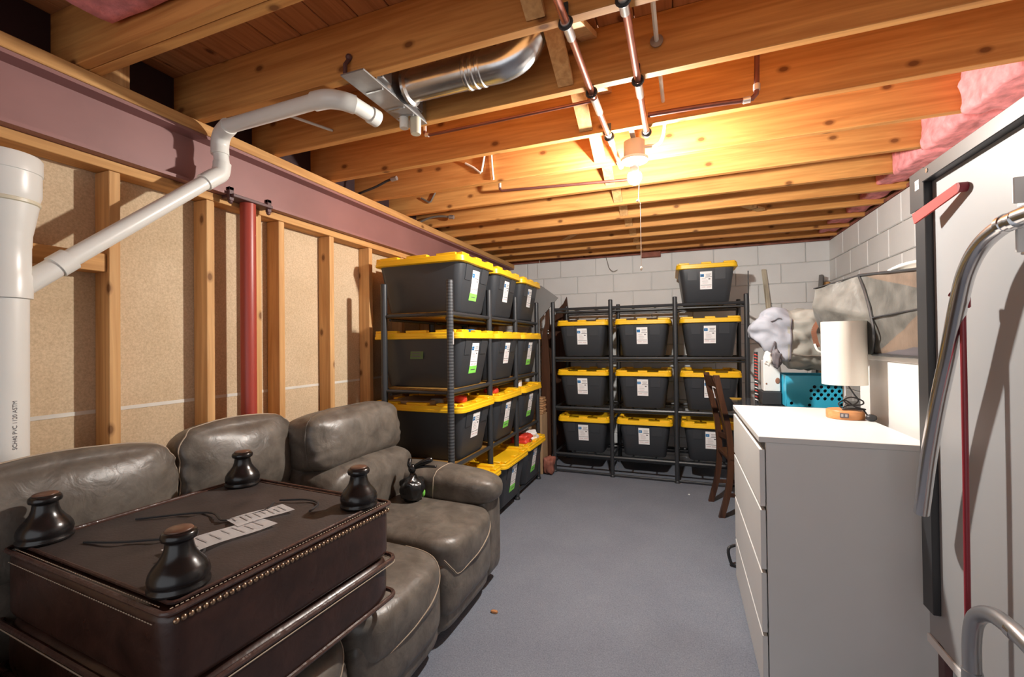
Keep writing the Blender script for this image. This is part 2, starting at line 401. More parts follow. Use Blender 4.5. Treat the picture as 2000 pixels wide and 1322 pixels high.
# ceiling: subfloor boards, joists, cross bridging
CE = G().box(-3.0, 1.62, -1.9, 5.6, 2.634, 2.66).obj('ceiling', W_SUB, label='subfloor deck above the open joists', kind='structure')
x = -2.95
while x < 1.6:
    G().box(x+0.002, x+0.138, -1.9, 5.55, 2.618, 2.633, 0.003).obj('plank', W_SUB, CE); x += 0.14
JY = [-1.66, -1.26, -0.855, -0.45, -0.045, 0.36, 0.945, 0.985, 1.375, 1.775, 2.187, 2.593, 2.995, 3.39, 3.77, 4.13, 4.495, 4.855, 5.20]
g = G(); g.box(-2.25, 2.25, -0.019, 0.019, -0.113, 0.113, 0.0025)
jm = None
for y in JY:
    if jm is None:
        o = G().box(-2.95, 1.61, y-0.019, y+0.019, 2.392, 2.617, 0.0025).obj('joist', W_JOIST, CE); jm = o.data
    else: put('joist', jm, CE, Vector((-0.67, y, 2.5045)) - WPOS[CE])
G().box(-2.13, -2.03, 1.006, 1.10, 2.391, 2.60, 0.003).obj('joist_block', W_STUD, CE, label='pale block under the doubled joist on the beam')
g.bm.free()
for a, c in zip(JY[7:], JY[8:]):
    for (xo, flip) in ((-0.42, 1), (-0.325, -1)):
        y0, y1 = a+0.02, c-0.02; L = math.hypot(y1-y0, 0.17)
        M = Matrix.Translation((xo, (y0+y1)/2, 2.503)) @ Matrix.Rotation(math.atan2(-0.17*flip, y1-y0), 4, 'X')
        G().box(-0.032, 0.032, -L/2, L/2, -0.011, 0.011, 0.001, 1, M).obj('bridging', W_STUD, CE)
for i, (x, y) in enumerate(((-1.0, 4.31), (0.53, 3.95))):
    M = Matrix.Translation((x, y, 2.43)) @ Matrix.Rotation(0.95 if i else -0.9, 4, 'Z')
    G().box(-0.17, 0.17, -0.03, 0.03, -0.01, 0.01, 0.001, 1, M).obj('bridging', W_STUD, CE, label='loose pale bridging strip hanging near the back')
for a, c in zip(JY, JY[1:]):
    if c-a > 0.2: G().box(-2.20, -2.18, a+0.0195, c-0.0195, 2.392, 2.616).obj('bay_shade', M_HOLE, CE, label='dark sheet added for the shade in the joist bay beyond the beam')  # added dark sheet standing in for the shade of the open bay
G().box(-3.0, -2.96, -1.9, 5.6, 2.10, 2.64).obj('rim_board', W_SUB, CE)
G().box(1.611, 1.64, -1.9, 5.6, 2.39, 2.64).obj('rim_board', W_SUB, CE)
G().box(-3.0, 1.62, 5.56, 5.62, 2.41, 2.64).obj('rim_board', W_SUB, CE)
# pink batts in the joist bays along the right wall, one above the camera side
bays = [(a+0.021, c-0.021) for a, c in zip(JY, JY[1:]) if c-a > 0.2]
def batt(x0, x1, y0, y1, z0, z1, label, seed, group):
    rs = Vector((seed*3.1, seed*1.7, seed))
    c = Vector(((x0+x1)/2, (y0+y1)/2, (z0+z1)/2)); d = Vector(((x1-x0)/2, (y1-y0)/2, (z1-z0)/2))
    def fn(p):
        m = max(abs(q) for q in p); n = (abs(p.x)**16+abs(p.y)**16+abs(p.z)**16)**(1/16)
        q = p*(m/n) if n > 0 else p
        w = Vector((q.x*d.x, q.y*d.y, q.z*d.z)) + c
        k = noise.noise_vector(w*14+rs)*0.012 + noise.noise_vector(w*34+rs)*0.007
        k.y = 0 if abs(q.y) > 0.9 else k.y
        if k.x > 0 and x1 > 1.4 and q.x > 0: k.x = 0
        if abs(q.y) > 0.9 and x1 > 1.4: k.x *= 0.5
        k.z = min(k.z, 0.0) if q.z > 0.5 else max(k.z, -0.012)
        return w + k
    return G().sbox(fn, 14).obj('insulation_batt', M_PINK, smooth='all', label=label, cat='insulation', group=group)
nth = ['nearest the camera', 'second from the camera', 'third from the camera', 'fourth from the camera', 'fifth from the camera', 'sixth from the camera', 'seventh from the camera', 'eighth from the camera', 'ninth from the camera', 'tenth from the camera']
vis = [b_ for b_ in bays if b_[0] > 1.9]
for i, (a, c) in enumerate(vis):
    batt((1.185 if i < 3 else 1.27) + 0.02*((i*7) % 3), 1.440, a, c, 2.36 if i < 3 else 2.425, 2.614, 'pink fibreglass batt above the right block wall, %s' % nth[i], i+1, 'pink batts along the right wall')
batt(-1.80, -0.5, 0.382, 0.920, 2.455, 2.616, 'large pink fibreglass batt against the subfloor at the top left corner', 30, None)
g = G(); 
g = G().box(-0.42, -0.20, 5.33, 5.40, 2.345, 2.41, 0.004, 1).obj('wood_offcut', M_SILL, label='reddish wood offcut wedged on the sill above the middle of the back wall', cat='offcut')
# ------------------------------------------------------------------ light fixture
LF = thing('ceiling_light', (BULB.x, BULB.y, 2.26), 'bare lit bulb in a porcelain lamp holder with pull chain under the joists', 'light')
g = G(); g.lathe([(0.054, 2.328), (0.054, 2.412)], (BULB.x, BULB.y, 0), 28)
g.obj('junction_box', M_TAUPE, LF, smooth=True)
g = G(); g.lathe([(0.019, 2.272), (0.025, 2.285), (0.027, 2.300), (0.068, 2.310), (0.070, 2.324), (0.05, 2.3275)], (BULB.x, BULB.y, 0), 32)
g.obj('lamp_holder', M_CERAMIC, LF, smooth=True)
g = G(); g.lathe([(0.0005, -0.040), (0.012, -0.038), (0.023, -0.0315), (0.031, -0.021), (0.0355, -0.007), (0.036, 0.002), (0.0345, 0.011), (0.033, 0.0145)], BULB, 24)
g.obj('bulb', M_BULB, LF, smooth='all')
G().lathe([(0.0330, 0.0147), (0.0332, 0.016), (0.029, 0.030), (0.020, 0.046), (0.0145, 0.056), (0.0135, 0.068)], BULB, 24).obj('bulb_collar', M_CERAMIC, LF, smooth='all')
G().box(BULB.x-0.012, BULB.x+0.012, 2.2065, 2.5735, 2.4125, 2.420).obj('mounting_bracket', M_GALVDULL, LF)
g = G(); g.tube([(BULB.x+0.02, 2.36, 2.308), (BULB.x+0.026, 2.345, 2.18), (BULB.x+0.022, 2.345, 2.10), (BULB.x+0.03, 2.345, 2.07), (BULB.x+0.030, 2.345, 1.75)], 0.0018, 6)
g.sphere((BULB.x+0.016, 2.345, 2.09), 0.006, 8, 6); g.sphere((BULB.x+0.030, 2.345, 1.742), 0.008, 8, 6, (0.8, 0.8, 1.5))
g.obj('pull_chain', M_CABLEW, LF)
# cable feeding the light through the joists
pts = bez([(-0.10, 0.6, 2.50), (-0.075, 1.2, 2.505), (-0.068, 1.755, 2.500), (-0.06, 2.17, 2.485), (-0.055, 2.25, 2.43), (-0.070, 2.33, 2.385), (-0.10, 2.375, 2.375), (BULB.x+0.052, 2.385, 2.380)])
CB = thing('light_cable', (-0.06, 1.755, 2.5), 'cream cable running through the joists to the ceiling light', 'cable')
G().tube(pts, 0.0085, 8).obj('sheath', M_CABLEW, CB, smooth=True)
G().lathe([(0.010, 0), (0.024, 0.001), (0.024, 0.006), (0.010, 0.008)], (-0.068, 1.748, 2.500), 14, Matrix.Rotation(math.pi/2, 3, 'X')).obj('grommet', M_GALVDULL, CB)
# ------------------------------------------------------------------ copper pipes
def pipe_thing(name, label, path, r, mat, joints=(), jr=1.25, clips=(), cat='pipe'):
    t = thing(name, path[0], label, cat)
    G().tube(path, r, 12).obj('tube', mat, t, smooth=True)
    for (p, q) in joints:
        g = G().tube([p, q], r*jr, 12); g.obj('fitting', M_SOLDER, t, smooth=True)
    for p in clips:
        g = G(); p = Vector(p)
        ring = [p + Vector((math.cos(a)*(r+0.006), 0, math.sin(a)*(r+0.006))) for a in [math.radians(d) for d in range(0, 360, 24)]]
        g.tube([q+Vector((0, 0.0, 0)) for q in ring], 0.006, 6, False, True); g.box(p.x-0.009, p.x+0.009, p.y-0.004, p.y+0.004, p.z+r, p.z+r+0.05)
        g.obj('hanger', M_BLACKFRAME, t)
    return t
Z1 = 2.366
pipe_thing('copper_pipe', 'long copper pipe under the joists ending just left of the bulb', [(-0.325, 0.2, Z1), (-0.318, 1.75, Z1), (-0.303, 2.56, Z1)], 0.0125, M_COPPER,
           [((-0.321, 1.335, Z1), (-0.320, 1.42, Z1)), ((-0.3165, 1.80, Z1), (-0.3145, 1.93, Z1)), ((-0.3105, 2.13, Z1), (-0.308, 2.26, Z1)), ((-0.304, 2.50, Z1), (-0.3026, 2.575, Z1))],
           1.22, [(-0.321, 1.345, Z1), (-0.3182, 1.76, Z1), (-0.309, 2.17, Z1)])
pipe_thing('copper_pipe', 'shorter copper pipe under the joists right of the long one', [(-0.142, 0.2, Z1), (-0.138, 1.75, Z1), (-0.138, 2.21, Z1)], 0.0125, M_COPPER,
           [((-0.142, 1.30, Z1), (-0.142, 1.37, Z1)), ((-0.138, 1.765, Z1), (-0.138, 1.86, Z1)), ((-0.138, 2.17, Z1), (-0.138, 2.222, Z1))],
           1.22, [(-0.142, 1.315, Z1), (-0.138, 1.745, Z1), (-0.138, 2.195, Z1)])
pipe_thing('copper_pipe', 'dark copper branch pipe with upright elbow right of the bulb', bez([(-0.125, 2.10, 2.40), (0.1, 2.10, 2.395), (0.27, 2.10, 2.387)], 4) + [(0.298, 2.10, 2.389), (0.312, 2.10, 2.405), (0.314, 2.10, 2.43), (0.318, 2.10, 2.615)], 0.0105, M_COPPERDK,
           [((0.262, 2.10, 2.386), (0.29, 2.10, 2.387)), ((0.314, 2.10, 2.42), (0.3145, 2.10, 2.445))], 1.3)
pipe_thing('copper_pipe', 'thin dark copper pipe hanging left of the long copper pipe', [(-1.20, 1.935, 2.52), (-1.196, 1.935, 2.435), (-1.18, 1.935, 2.424), (-0.34, 1.935, 2.428)], 0.0075, M_COPPERDK, [((-1.197, 1.935, 2.50), (-1.1965, 1.935, 2.448)), ((-1.192, 1.935, 2.428), (-1.172, 1.935, 2.424))], 1.3)
pipe_thing('copper_pipe', 'thin brown copper pipe running to the left behind the bulb', [(-1.17, 2.87, 2.50), (-1.17, 2.87, 2.45), (-1.155, 2.87, 2.436), (-0.30, 2.87, 2.392)], 0.0085, M_COPPERDK, [((-1.17, 2.87, 2.5), (-1.17, 2.87, 2.46))], 1.2)
# ------------------------------------------------------------------ white plastic drain
SX, SY = -2.0, 0.736
VS = thing('vent_stack', (SX, SY, 0), 'white plastic drain stack with a wide hub at the far left', 'pipe')
G().lathe([(0.0572, 0.0), (0.0572, 1.535)], (SX, SY, 0), 36).obj('lower_pipe', M_PVC, VS, smooth=True)
G().lathe([(0.058, 1.530), (0.0655, 1.531), (0.066, 1.60), (0.0618, 1.612), (0.0618, 1.695), (0.063, 1.70), (0.064, 1.735), (0.066, 1.745), (0.074, 1.795), (0.0795, 1.83)], (SX, SY, 0), 36).obj('wye_fitting', M_PVC, VS, smooth=True)
G().lathe([(0.078, 1.829), (0.083, 1.833), (0.083, 1.842), (0.079, 1.845)], (SX, SY, 0), 36).obj('glue_ring', M_PVCRING, VS, smooth=True)
G().lathe([(0.080, 1.844), (0.086, 1.865), (0.086, 1.930), (0.0885, 1.932), (0.0885, 1.980), (0.0835, 1.987)], (SX, SY, 0), 36).obj('hub', M_PVC, VS, smooth=True)
A0 = Vector((SX+0.002, SY, 1.535)); A1 = Vector((-1.955, 1.375, 2.125)); d = (A1-A0).normalized()
G().tube([A0, A0+d*0.175], 0.0335, 20).obj('branch_socket', M_PVC, VS, smooth=True)
G().tube([A0+d*0.165, A0+d*0.215], 0.0385, 20).obj('branch_collar', M_PVC, VS, smooth=True)
def on_pipe(txt, size, z0, ang, mat):
    cu = bpy.data.curves.new('print', 'FONT'); cu.body = txt; cu.size = size; cu.align_x = 'LEFT'
    o = bpy.data.objects.new('print', cu); COL.objects.link(o)
    me = bpy.data.meshes.new_from_object(o.evaluated_get(bpy.context.evaluated_depsgraph_get())); bpy.data.objects.remove(o)
    g = G(); g.bm.from_mesh(me)
    bmesh.ops.triangulate(g.bm, faces=g.bm.faces[:])
    for v in g.bm.verts:
        t = ang - v.co.y/0.0578; z = z0 + v.co.x
        v.co = Vector((SX + 0.0578*math.cos(t), SY + 0.0578*math.sin(t), z))
    return g.obj('printed_text', mat, VS)
on_pipe('SCH40 PVC 1120 ASTM', 0.0152, 1.055, 0.16, M_DARKINK)
DR = thing('drain_pipe', A0, 'white plastic branch drain climbing from the stack to under the joists', 'pipe')
G().tube([A0+d*0.2155, A1], 0.0300, 20).obj('sloped_pipe', M_PVC, DR, smooth=True)
R = 0.0365
G().tube([A1-d*0.045] + bez([A1, A1+Vector((0, 0.038, 0.035)), A1+Vector((0.002, 0.046, 0.085))], 6) , R, 20).obj('lower_elbow', M_PVC, DR, smooth=True)
B0 = A1+Vector((0.002, 0.046, 0.08)); B1 = Vector((B0.x, B0.y-0.01, 2.275))
G().tube([B0, B1], 0.0305, 20).obj('riser', M_PVC, DR, smooth=True)
C0 = Vector((-1.86, 1.385, 2.347))
G().tube(bez([B1-Vector((0, 0, 0.03)), B1+Vector((0, 0, 0.02)), B1+Vector((0.028, -0.008, 0.058)), C0], 6), R, 20).obj('upper_elbow', M_PVC, DR, smooth=True)
D0 = Vector((-1.33, 1.375, 2.349))
G().tube([C0-Vector((0.02, 0, 0)), D0], 0.0305, 20).obj('level_pipe', M_PVC, DR, smooth=True)
D1 = Vector((-1.225, 1.45, 2.345)); D2 = Vector((-1.205, 1.56, 2.338))
G().tube(bez([D0-Vector((0.03, 0, 0)), D0+Vector((0.03, 0.006, 0)), D0+Vector((0.075, 0.035, -0.001)), D1], 5), R, 20).obj('end_elbow', M_PVC, DR, smooth=True)
G().tube([D1-(D2-D1)*0.1, D2], 0.0305, 20).obj('tail_pipe', M_PVC, DR, smooth=True)
G().tube([D2-(D2-D1)*0.28, D2+(D2-D1)*0.06], 0.035, 20).obj('tail_collar', M_PVC, DR, smooth=True)
G().tube([(-1.74, 1.54, 2.462), (-1.62, 1.754, 2.448)], 0.007, 8).obj('stick', M_CABLEW, smooth=True, label='short pale rod resting between the joists above the drain pipe', cat='rod')
# ------------------------------------------------------------------ duct and boot
DU = thing('air_duct', (-0.8, 1.575, 2.46), 'shiny galvanised round duct with elbow between the joists', 'duct')
r0 = 0.062; yd, zd = 1.585, 2.452
G().lathe([(r0+0.012, 0), (r0+0.012, 0.012), (r0, 0.02), (r0, 0.29)], (-1.055, yd, zd), 30, Matrix.Rotation(math.pi/2, 3, 'Y')).obj('round_pipe', M_GALV, DU, smooth=True)
g = G()
for k, xx in enumerate((-0.785, -0.755, -0.725)): g.lathe([(r0+0.001, 0), (r0+0.005, 0.004), (r0+0.005, 0.014), (r0+0.001, 0.018)], (xx, yd, zd), 30, Matrix.Rotation(math.pi/2, 3, 'Y'))
g.obj('crimped_collar', M_GALV, DU, smooth=True)
g = G(); g.lathe([(r0, 0), (r0, 0.075)], (-0.765, yd, zd), 30, Matrix.Rotation(math.pi/2, 3, 'Y'))
g.tube(bez([(-0.72, yd, zd), (-0.62, yd, zd), (-0.55, yd, zd+0.03), (-0.50, yd, zd+0.10), (-0.49, yd, zd+0.165)], 5), r0+0.001, 24)
g.obj('elbow', M_GALV, DU, smooth=True)
BO = thing('duct_boot', (-1.12, 1.54, 2.38), 'flat sheet metal duct hanger box below the joists at the duct end', 'duct hanger')
g = G(); g.box(-1.185, -1.078, 1.325, 1.765, 2.384, 2.3905, 0.001)
g.obj('bottom_plate', M_GALVDULL, BO)
g = G(); g.box(-1.083, -1.076, 1.40, 1.755, 2.391, 2.505, 0.001); g.obj('side_plate', M_GALV, BO)
for (y0, y1) in ((1.43, 1.49), (1.56, 1.62), (1.66, 1.72)):
    g = G(); g.box(-1.0755, -1.0725, y0, y1, 2.415, 2.475, 0.001); g.obj('stamped_slot', M_GALVDULL, BO)
for y in (1.455, 1.60, 1.67): G().box(-1.17, -1.09, y-0.004, y+0.004, 2.3805, 2.384).obj('rib', M_GALV, BO)
g = G(); g.tube([(-1.17, 1.335, 2.386), (-1.17, 1.335, 2.43), (-1.165, 1.352, 2.46)], 0.008, 8); g.sphere((-1.165, 1.35, 2.465), 0.013, 8, 6); g.obj('screw_hook', M_STEELDK, BO)
G().lathe([(0.021, 2.312), (0.0235, 2.318), (0.0235, 2.383)], (-1.098, 1.70, 0), 18).obj('cream_cap', M_PVCRING, BO, smooth=True, label='cream plastic stub')
G().lathe([(0.018, 2.335), (0.020, 2.339), (0.020, 2.383)], (-1.142, 1.675, 0), 18).obj('white_stub', M_PVC, BO, smooth=True)
# ------------------------------------------------------------------ loose wires
def wire(name, label, pts, r, mat, tip=None, smooth=8):
    if tip is None:
        return G().tube(bez(pts, smooth) if smooth else pts, r, 8).obj(name, mat, smooth=True, label=label, cat='cable')
    t = thing(name, pts[0], label, 'cable')
    G().tube(bez(pts, smooth), r, 8).obj('sheath', mat, t, smooth=True)
    e = Vector(pts[-1]); dd = (e-Vector(pts[-2])).normalized()
    G().tube([e-dd*0.03, e+dd*0.012], r*1.9, 8).obj('connector', M_GALVDULL, t, smooth=True)
    return t
wire('cable', 'black cable with metal connector rising off the beam', [(-2.09, 2.46, 2.40), (-2.0, 2.46, 2.415), (-1.90, 2.46, 2.435), (-1.81, 2.46, 2.462), (-1.75, 2.46, 2.468)], 0.008, M_CABLEB, True)
wire('cable', 'grey cable with metal connector lying off the beam further back', [(-2.09, 3.30, 2.43), (-2.0, 3.30, 2.452), (-1.9, 3.30, 2.455), (-1.78, 3.30, 2.435)], 0.009, M_CABLEG, True)
wire('cable', 'white cable looped in a V below the fourth joist', [(-1.285, 2.565, 2.535), (-1.228, 2.565, 2.50), (-1.178, 2.565, 2.457), (-1.170, 2.565, 2.464), (-1.163, 2.565, 2.50), (-1.150, 2.565, 2.56)], 0.007, M_CABLEW, None, 0)
wire('cable', 'white cable dropping straight beside the V shaped loop', [(-1.10, 2.563, 2.56), (-1.095, 2.563, 2.48), (-1.087, 2.563, 2.40)], 0.006, M_CABLEW)
wire('cable', 'grey V shaped wire clip further back on the joists', [(-1.87, 2.965, 2.505), (-1.80, 2.965, 2.462), (-1.785, 2.965, 2.468), (-1.745, 2.965, 2.535)], 0.007, M_CABLEG, None, 0)
wire('wire', 'thin dark wire hooking down in front of the back wall', [(-0.83, 5.40, 2.40), (-0.81, 5.39, 2.33), (-0.785, 5.38, 2.25), (-0.74, 5.37, 2.21), (-0.69, 5.36, 2.225)], 0.003, M_CABLEG)
wire('string', 'thin white string hanging at the left end of the back wall', [(-1.62, 5.25, 2.39), (-1.62, 5.25, 2.22)], 0.002, M_CABLEW, None, 0)
# ------------------------------------------------------------------ sofa
SOFA = thing('reclining_sofa', (-1.5, 1.3, 0), 'worn grey leather three seat reclining sofa along the left stud wall', 'sofa')
def pillow(c, d, p=4.5, seed=0, amp=0.008, tilt=0.0, puff=0.0, crease=0.0, sq=(1, 1, 1)):
    c = Vector(c); d = Vector(d)*0.5; rs = Vector((seed*5.3, seed*2.1, seed*3.7)); R = Matrix.Rotation(tilt, 3, 'Y')
    def fn(q):
        m = max(abs(t) for t in q); n = (abs(q.x)**p+abs(q.y)**p+abs(q.z)**p)**(1/p)
        u = q*(m/n) if n > 1e-6 else q
        w = Vector((u.x*d.x, u.y*d.y, u.z*d.z))
        if puff:
            k = (1-min(1, abs(q.y))**2)*(1-min(1, abs(q.z))**2)
            w.x += math.copysign(puff*k, u.x) if abs(u.x) > 0.3 else 0
            k2 = (1-min(1, abs(q.x))**2)*(1-min(1, abs(q.y))**2)
            w.z += math.copysign(puff*0.6*k2, u.z) if abs(u.z) > 0.5 else 0
        b = w + c
        nv = noise.noise(b*4.5+rs)*amp + noise.noise(b*11+rs)*amp*0.45
        if crease:
            e = min(1.0, max(0, abs(u.y)-0.55)/0.45)
            nv += e*crease*math.sin((b.z*70 + b.x*25) + noise.noise(b*9+rs)*5)
        L = w.length
        w = w + (w/L)*nv if L > 1e-6 else w
        return (R @ w) + c
    return fn
def on_surface(fn, pts, lift=0.003):
    out = []
    for q in pts:
        q = Vector(q); a = fn(q); b_ = fn(q*0.9); out.append(a + (a-b_).normalized()*lift)
    return out
def lerp_path(pts, n=10):
    out = []
    for a, b_ in zip(pts, pts[1:]):
        a, b_ = Vector(a), Vector(b_)
        for k in range(n): out.append(a + (b_-a)*(k/n))
    out.append(Vector(pts[-1])); return out
SEATS = [(0.50, 1.165), (1.175, 1.735), (1.745, 2.27)]
for i, (y0, y1) in enumerate(SEATS):
    yc = (y0+y1)/2; w = y1-y0
    zt = (0.475, 0.475, 0.500)[i]
    f = pillow((-1.375, yc, zt-0.115), (0.80, w+0.015, 0.23), 5.5, 3+i, 0.007, 0.03, 0.018)
    s = G().sbox(f, 22).obj('seat_cushion', M_LEATHER, SOFA, smooth='all')
    if i == 2: path = [(1, -0.98, 0.15), (1, -0.80, -0.30), (1, -0.62, -0.62), (1, -0.2, -0.50), (1, 0.4, -0.15), (1, 0.85, 0.30), (0.95, 0.985, 0.75), (0.6, 1, 0.86)]
    else: path = [(1, -0.75, -0.72), (1, -0.35, -0.60), (1, 0.25, -0.32), (1, 0.68, 0.10), (1, 0.90, 0.50), (0.9, 0.985, 0.82), (0.5, 1, 0.9)]
    sm = bez(path, 8); pp = []
    for q in sm:
        m = max(abs(t) for t in q); pp.append(q/m)
    G().tube(on_surface(f, pp, 0.001), 0.0022, 6).obj('stitched_seam', M_STITCH, s, smooth=True)
    pp2 = [q + Vector((0, 0, -0.07)) for q in pp]; pp2 = [q/max(abs(t) for t in q) for q in pp2]
    G().tube(on_surface(f, pp2, 0.0005), 0.0014, 6).obj('stitched_seam', M_STITCH, s, smooth=True)
    f2 = pillow((-1.12, yc, 0.25), (0.27, w-0.004, 0.28), 6, 13+i, 0.005, -0.03, 0.012)
    G().sbox(f2, 14).obj('front_panel', M_LEATHER, SOFA, smooth='all')
    f3 = pillow((-1.13, yc, 0.115), (0.25, w+0.0, 0.12), 7, 23+i, 0.003, 0.0, 0.006)
    G().sbox(f3, 10).obj('footrest_band', M_LEATHER, SOFA, smooth='all')
BACKS = [(0.46, 1.14, -1.79, 0.69, 1.005), (1.15, 1.68, -1.79, 0.70, 1.025), (1.625, 2.325, -1.60, 0.735, 1.005)]
for i, (y0, y1, xf, zs, zt) in enumerate(BACKS):
    yc = (y0+y1)/2; w = y1-y0
    fl = pillow((xf-(0.06 if i == 2 else 0.045), yc, (0.42+zs)/2+0.005), (0.25 if i == 2 else 0.14, w-0.01, zs-0.42+0.06), 6, 33+i, 0.008, 0.16 if i == 2 else 0.10, 0.03, 0.0045)
    lo = G().sbox(fl, 20).obj('lumbar_cushion', M_LEATHER, SOFA, smooth='all')
    fh = pillow((xf-(0.135 if i == 2 else 0.07), yc, (zs+zt)/2), (0.27 if i == 2 else 0.16, w, zt-zs+0.02), 5.2, 43+i, 0.009, -0.20 if i == 2 else -0.14, 0.035, 0.004)
    hd = G().sbox(fh, 24).obj('headrest_cushion', M_LEATHER, SOFA, smooth='all')
    pth = lerp_path([(0.35, -0.985, -0.9), (0.5, -0.99, 0.3), (0.55, -0.92, 0.9), (0.3, -0.8, 1), (0.3, 0.8, 1), (0.5, 0.93, 0.9), (0.5, 0.99, 0.3), (0.35, 0.985, -0.9)], 8)
    pth = [q/max(abs(t) for t in q) for q in pth]
    G().tube(on_surface(fh, pth, 0.001), 0.0028, 6).obj('piping', M_STITCH if i < 2 else M_LEATHER, hd, smooth=True)
    fb = pillow((-1.895 if i < 2 else -1.80, yc, 0.53), (0.07 if i < 2 else 0.22, w, 0.90 if i < 2 else 0.86), 5, 53+i, 0.003, -0.04)
    G().sbox(fb, 12).obj('back_shell', M_LEATHER, SOFA, smooth='all')
for i, y0 in enumerate((0.245, 2.185)):
    yc = y0+0.125
    f = pillow((-1.41, yc+ (0.02 if i else -0.02), 0.29), (0.82, 0.205, 0.50), 8, 63+i, 0.003)
    a = G().sbox(f, 14).obj('arm', M_LEATHER, SOFA, smooth='all')
    f = pillow((-1.375, yc, 0.555), (0.80, 0.27, 0.185), 3.4, 73+i, 0.006, 0.03, 0.012)
    pd = G().sbox(f, 20).obj('arm_pad', M_LEATHER, a, smooth='all')
    pth = [q/max(abs(t) for t in q) for q in lerp_path([(0.15, -1, -0.85), (0.15, -1, 0.7), (0.15, -0.7, 1), (0.15, 0.7, 1), (0.15, 1, 0.7)], 8)]
    G().tube(on_surface(f, pth, 0.001), 0.0024, 6).obj('stitched_seam', M_STITCH, a, smooth=True)
G().box(-1.89, -1.05, 0.27, 2.41, 0.035, 0.12, 0.01).obj('base_frame', M_LEATHER, SOFA)
for (xx, yy) in ((-1.12, 0.33), (-1.12, 2.38), (-1.86, 0.33), (-1.86, 2.36)): G().lathe([(0.022, 0), (0.026, 0.036)], (xx, yy, 0), 12).obj('foot', M_BLACKFRAME, SOFA)
# black bin bag tied shut on the far seat
BAGT = thing('bin_bag', (-1.38, 2.16, 0.50), 'small knotted black plastic bag slumped on the sofa beside the far arm', 'bag')
def bagfn(q):
    n = q.length; u = q/n
    z = u.z; r = 0.075*(1-0.35*max(0, z)) if z < 0.3 else 0.075*max(0.16, 1-1.15*(z-0.1))
    w = Vector((u.x*r*0.9, u.y*r*1.05, 0.085+z*0.10))
    w += noise.noise_vector(w*28)*0.014
    w.z = max(w.z, 0.004)
    return w + Vector((-1.40, 2.10, 0.50))
G().sbox(bagfn, 14).obj('body', M_BAG, BAGT, smooth='all')
kn = Vector((-1.40, 2.10, 0.68))
g = G(); g.sphere(kn, 0.022, 10, 8, (1, 1, 1.2))
g.tube(bez([kn, kn+Vector((0.05, 0.012, 0.03)), kn+Vector((0.11, 0.03, 0.055))], 5), [0.011, 0.012, 0.013, 0.014, 0.014, 0.015, 0.016, 0.016, 0.016, 0.015, 0.011], 6)
g.tube(bez([kn, kn+Vector((0.06, 0.02, 0.012)), kn+Vector((0.13, 0.04, 0.012))], 5), 0.007, 6)
g.tube(bez([kn, kn+Vector((-0.012, -0.01, 0.022)), kn+Vector((-0.02, 0.01, 0.05))], 5), 0.012, 6)
g.obj('knot', M_BAG, BAGT, smooth='all')
g = G().sphere((-1.348, 2.13, 0.545), 0.018, 8, 6, (0.5, 0.7, 1.3)); g.obj('green_print', M_TAPE, BAGT, smooth='all', label='green printed patch')
# ------------------------------------------------------------------ ottoman lying upside down on the sofa
OT = thing('ottoman', (-1.31, 0.945, 0.49), 'upside down dark brown leather ottoman with nailhead trim lying on the sofa', 'ottoman')
OR = Matrix.Translation((-1.345, 0.968, 0)) @ Matrix.Rotation(math.radians(-3.5), 4, 'Z')
HX, HY = 0.378, 0.352
def rbox(hx, hy, z0, z1, p, seed, amp=0.003, bulge=0.0):
    def fn(q):
        m = max(abs(t) for t in q); n = (abs(q.x)**p+abs(q.y)**p+abs(q.z)**p)**(1/p); u = q*(m/n)
        k = 1 + bulge*(1-q.z*q.z)
        w = Vector((u.x*hx*k, u.y*hy*k, (z0+z1)/2 + u.z*(z1-z0)/2))
        w += w.normalized()*noise.noise(w*7+Vector((seed, 0, 0)))*amp
        return OR @ w
    return fn
def lp(pts): return [OR @ Vector(p) for p in pts]
G().sbox(rbox(HX, HY, 0.645, 0.818, 18, 1, 0.002), 26).obj('box_body', M_BROWN, OT, smooth='all')
f = rbox(HX+0.008, HY+0.008, 0.490, 0.652, 9, 5, 0.004, 0.012); cu = G().sbox(f, 26).obj('top_cushion', M_BROWN, OT, smooth='all')
def ring(hx, hy, z, rc=0.035, n=6):
    out = []
    for cx, cy, a0 in ((hx-rc, hy-rc, 0), (-hx+rc, hy-rc, 90), (-hx+rc, -hy+rc, 180), (hx-rc, -hy+rc, 270)):
        for k in range(n+1):
            a = math.radians(a0+90*k/n); out.append((cx+rc*math.cos(a), cy+rc*math.sin(a), z))
    return out
for z in (0.632, 0.508): G().tube(lp(ring(HX+0.010, HY+0.010, z)), 0.0075, 8, False, True).obj('welt', M_BROWNPIPE, cu, smooth=True)
for z in (0.620,): G().tube(lp(ring(HX+0.0135, HY+0.0135, z)), 0.0018, 5, False, True).obj('stitch_line', M_STITCH, cu, smooth=True)
G().tube(lp(ring(HX-0.002, HY-0.002, 0.8205, 0.02)), 0.0060, 8, False, True).obj('edge_welt', M_BROWNPIPE, OT, smooth=True)
nm = None; N = 46
for k in range(N):
    y = -HY+0.022 + (2*HY-0.044)*k/(N-1); p = OR @ Vector((HX-0.001, y, 0.800))
    if nm is None:
        nm = G().sphere(p, 0.0068, 8, 5, (0.75, 1, 1)).obj('nailhead', M_BRASS, OT, smooth='all').data
    else: put('nailhead', nm, OT, p-WPOS[OT])
g = G()
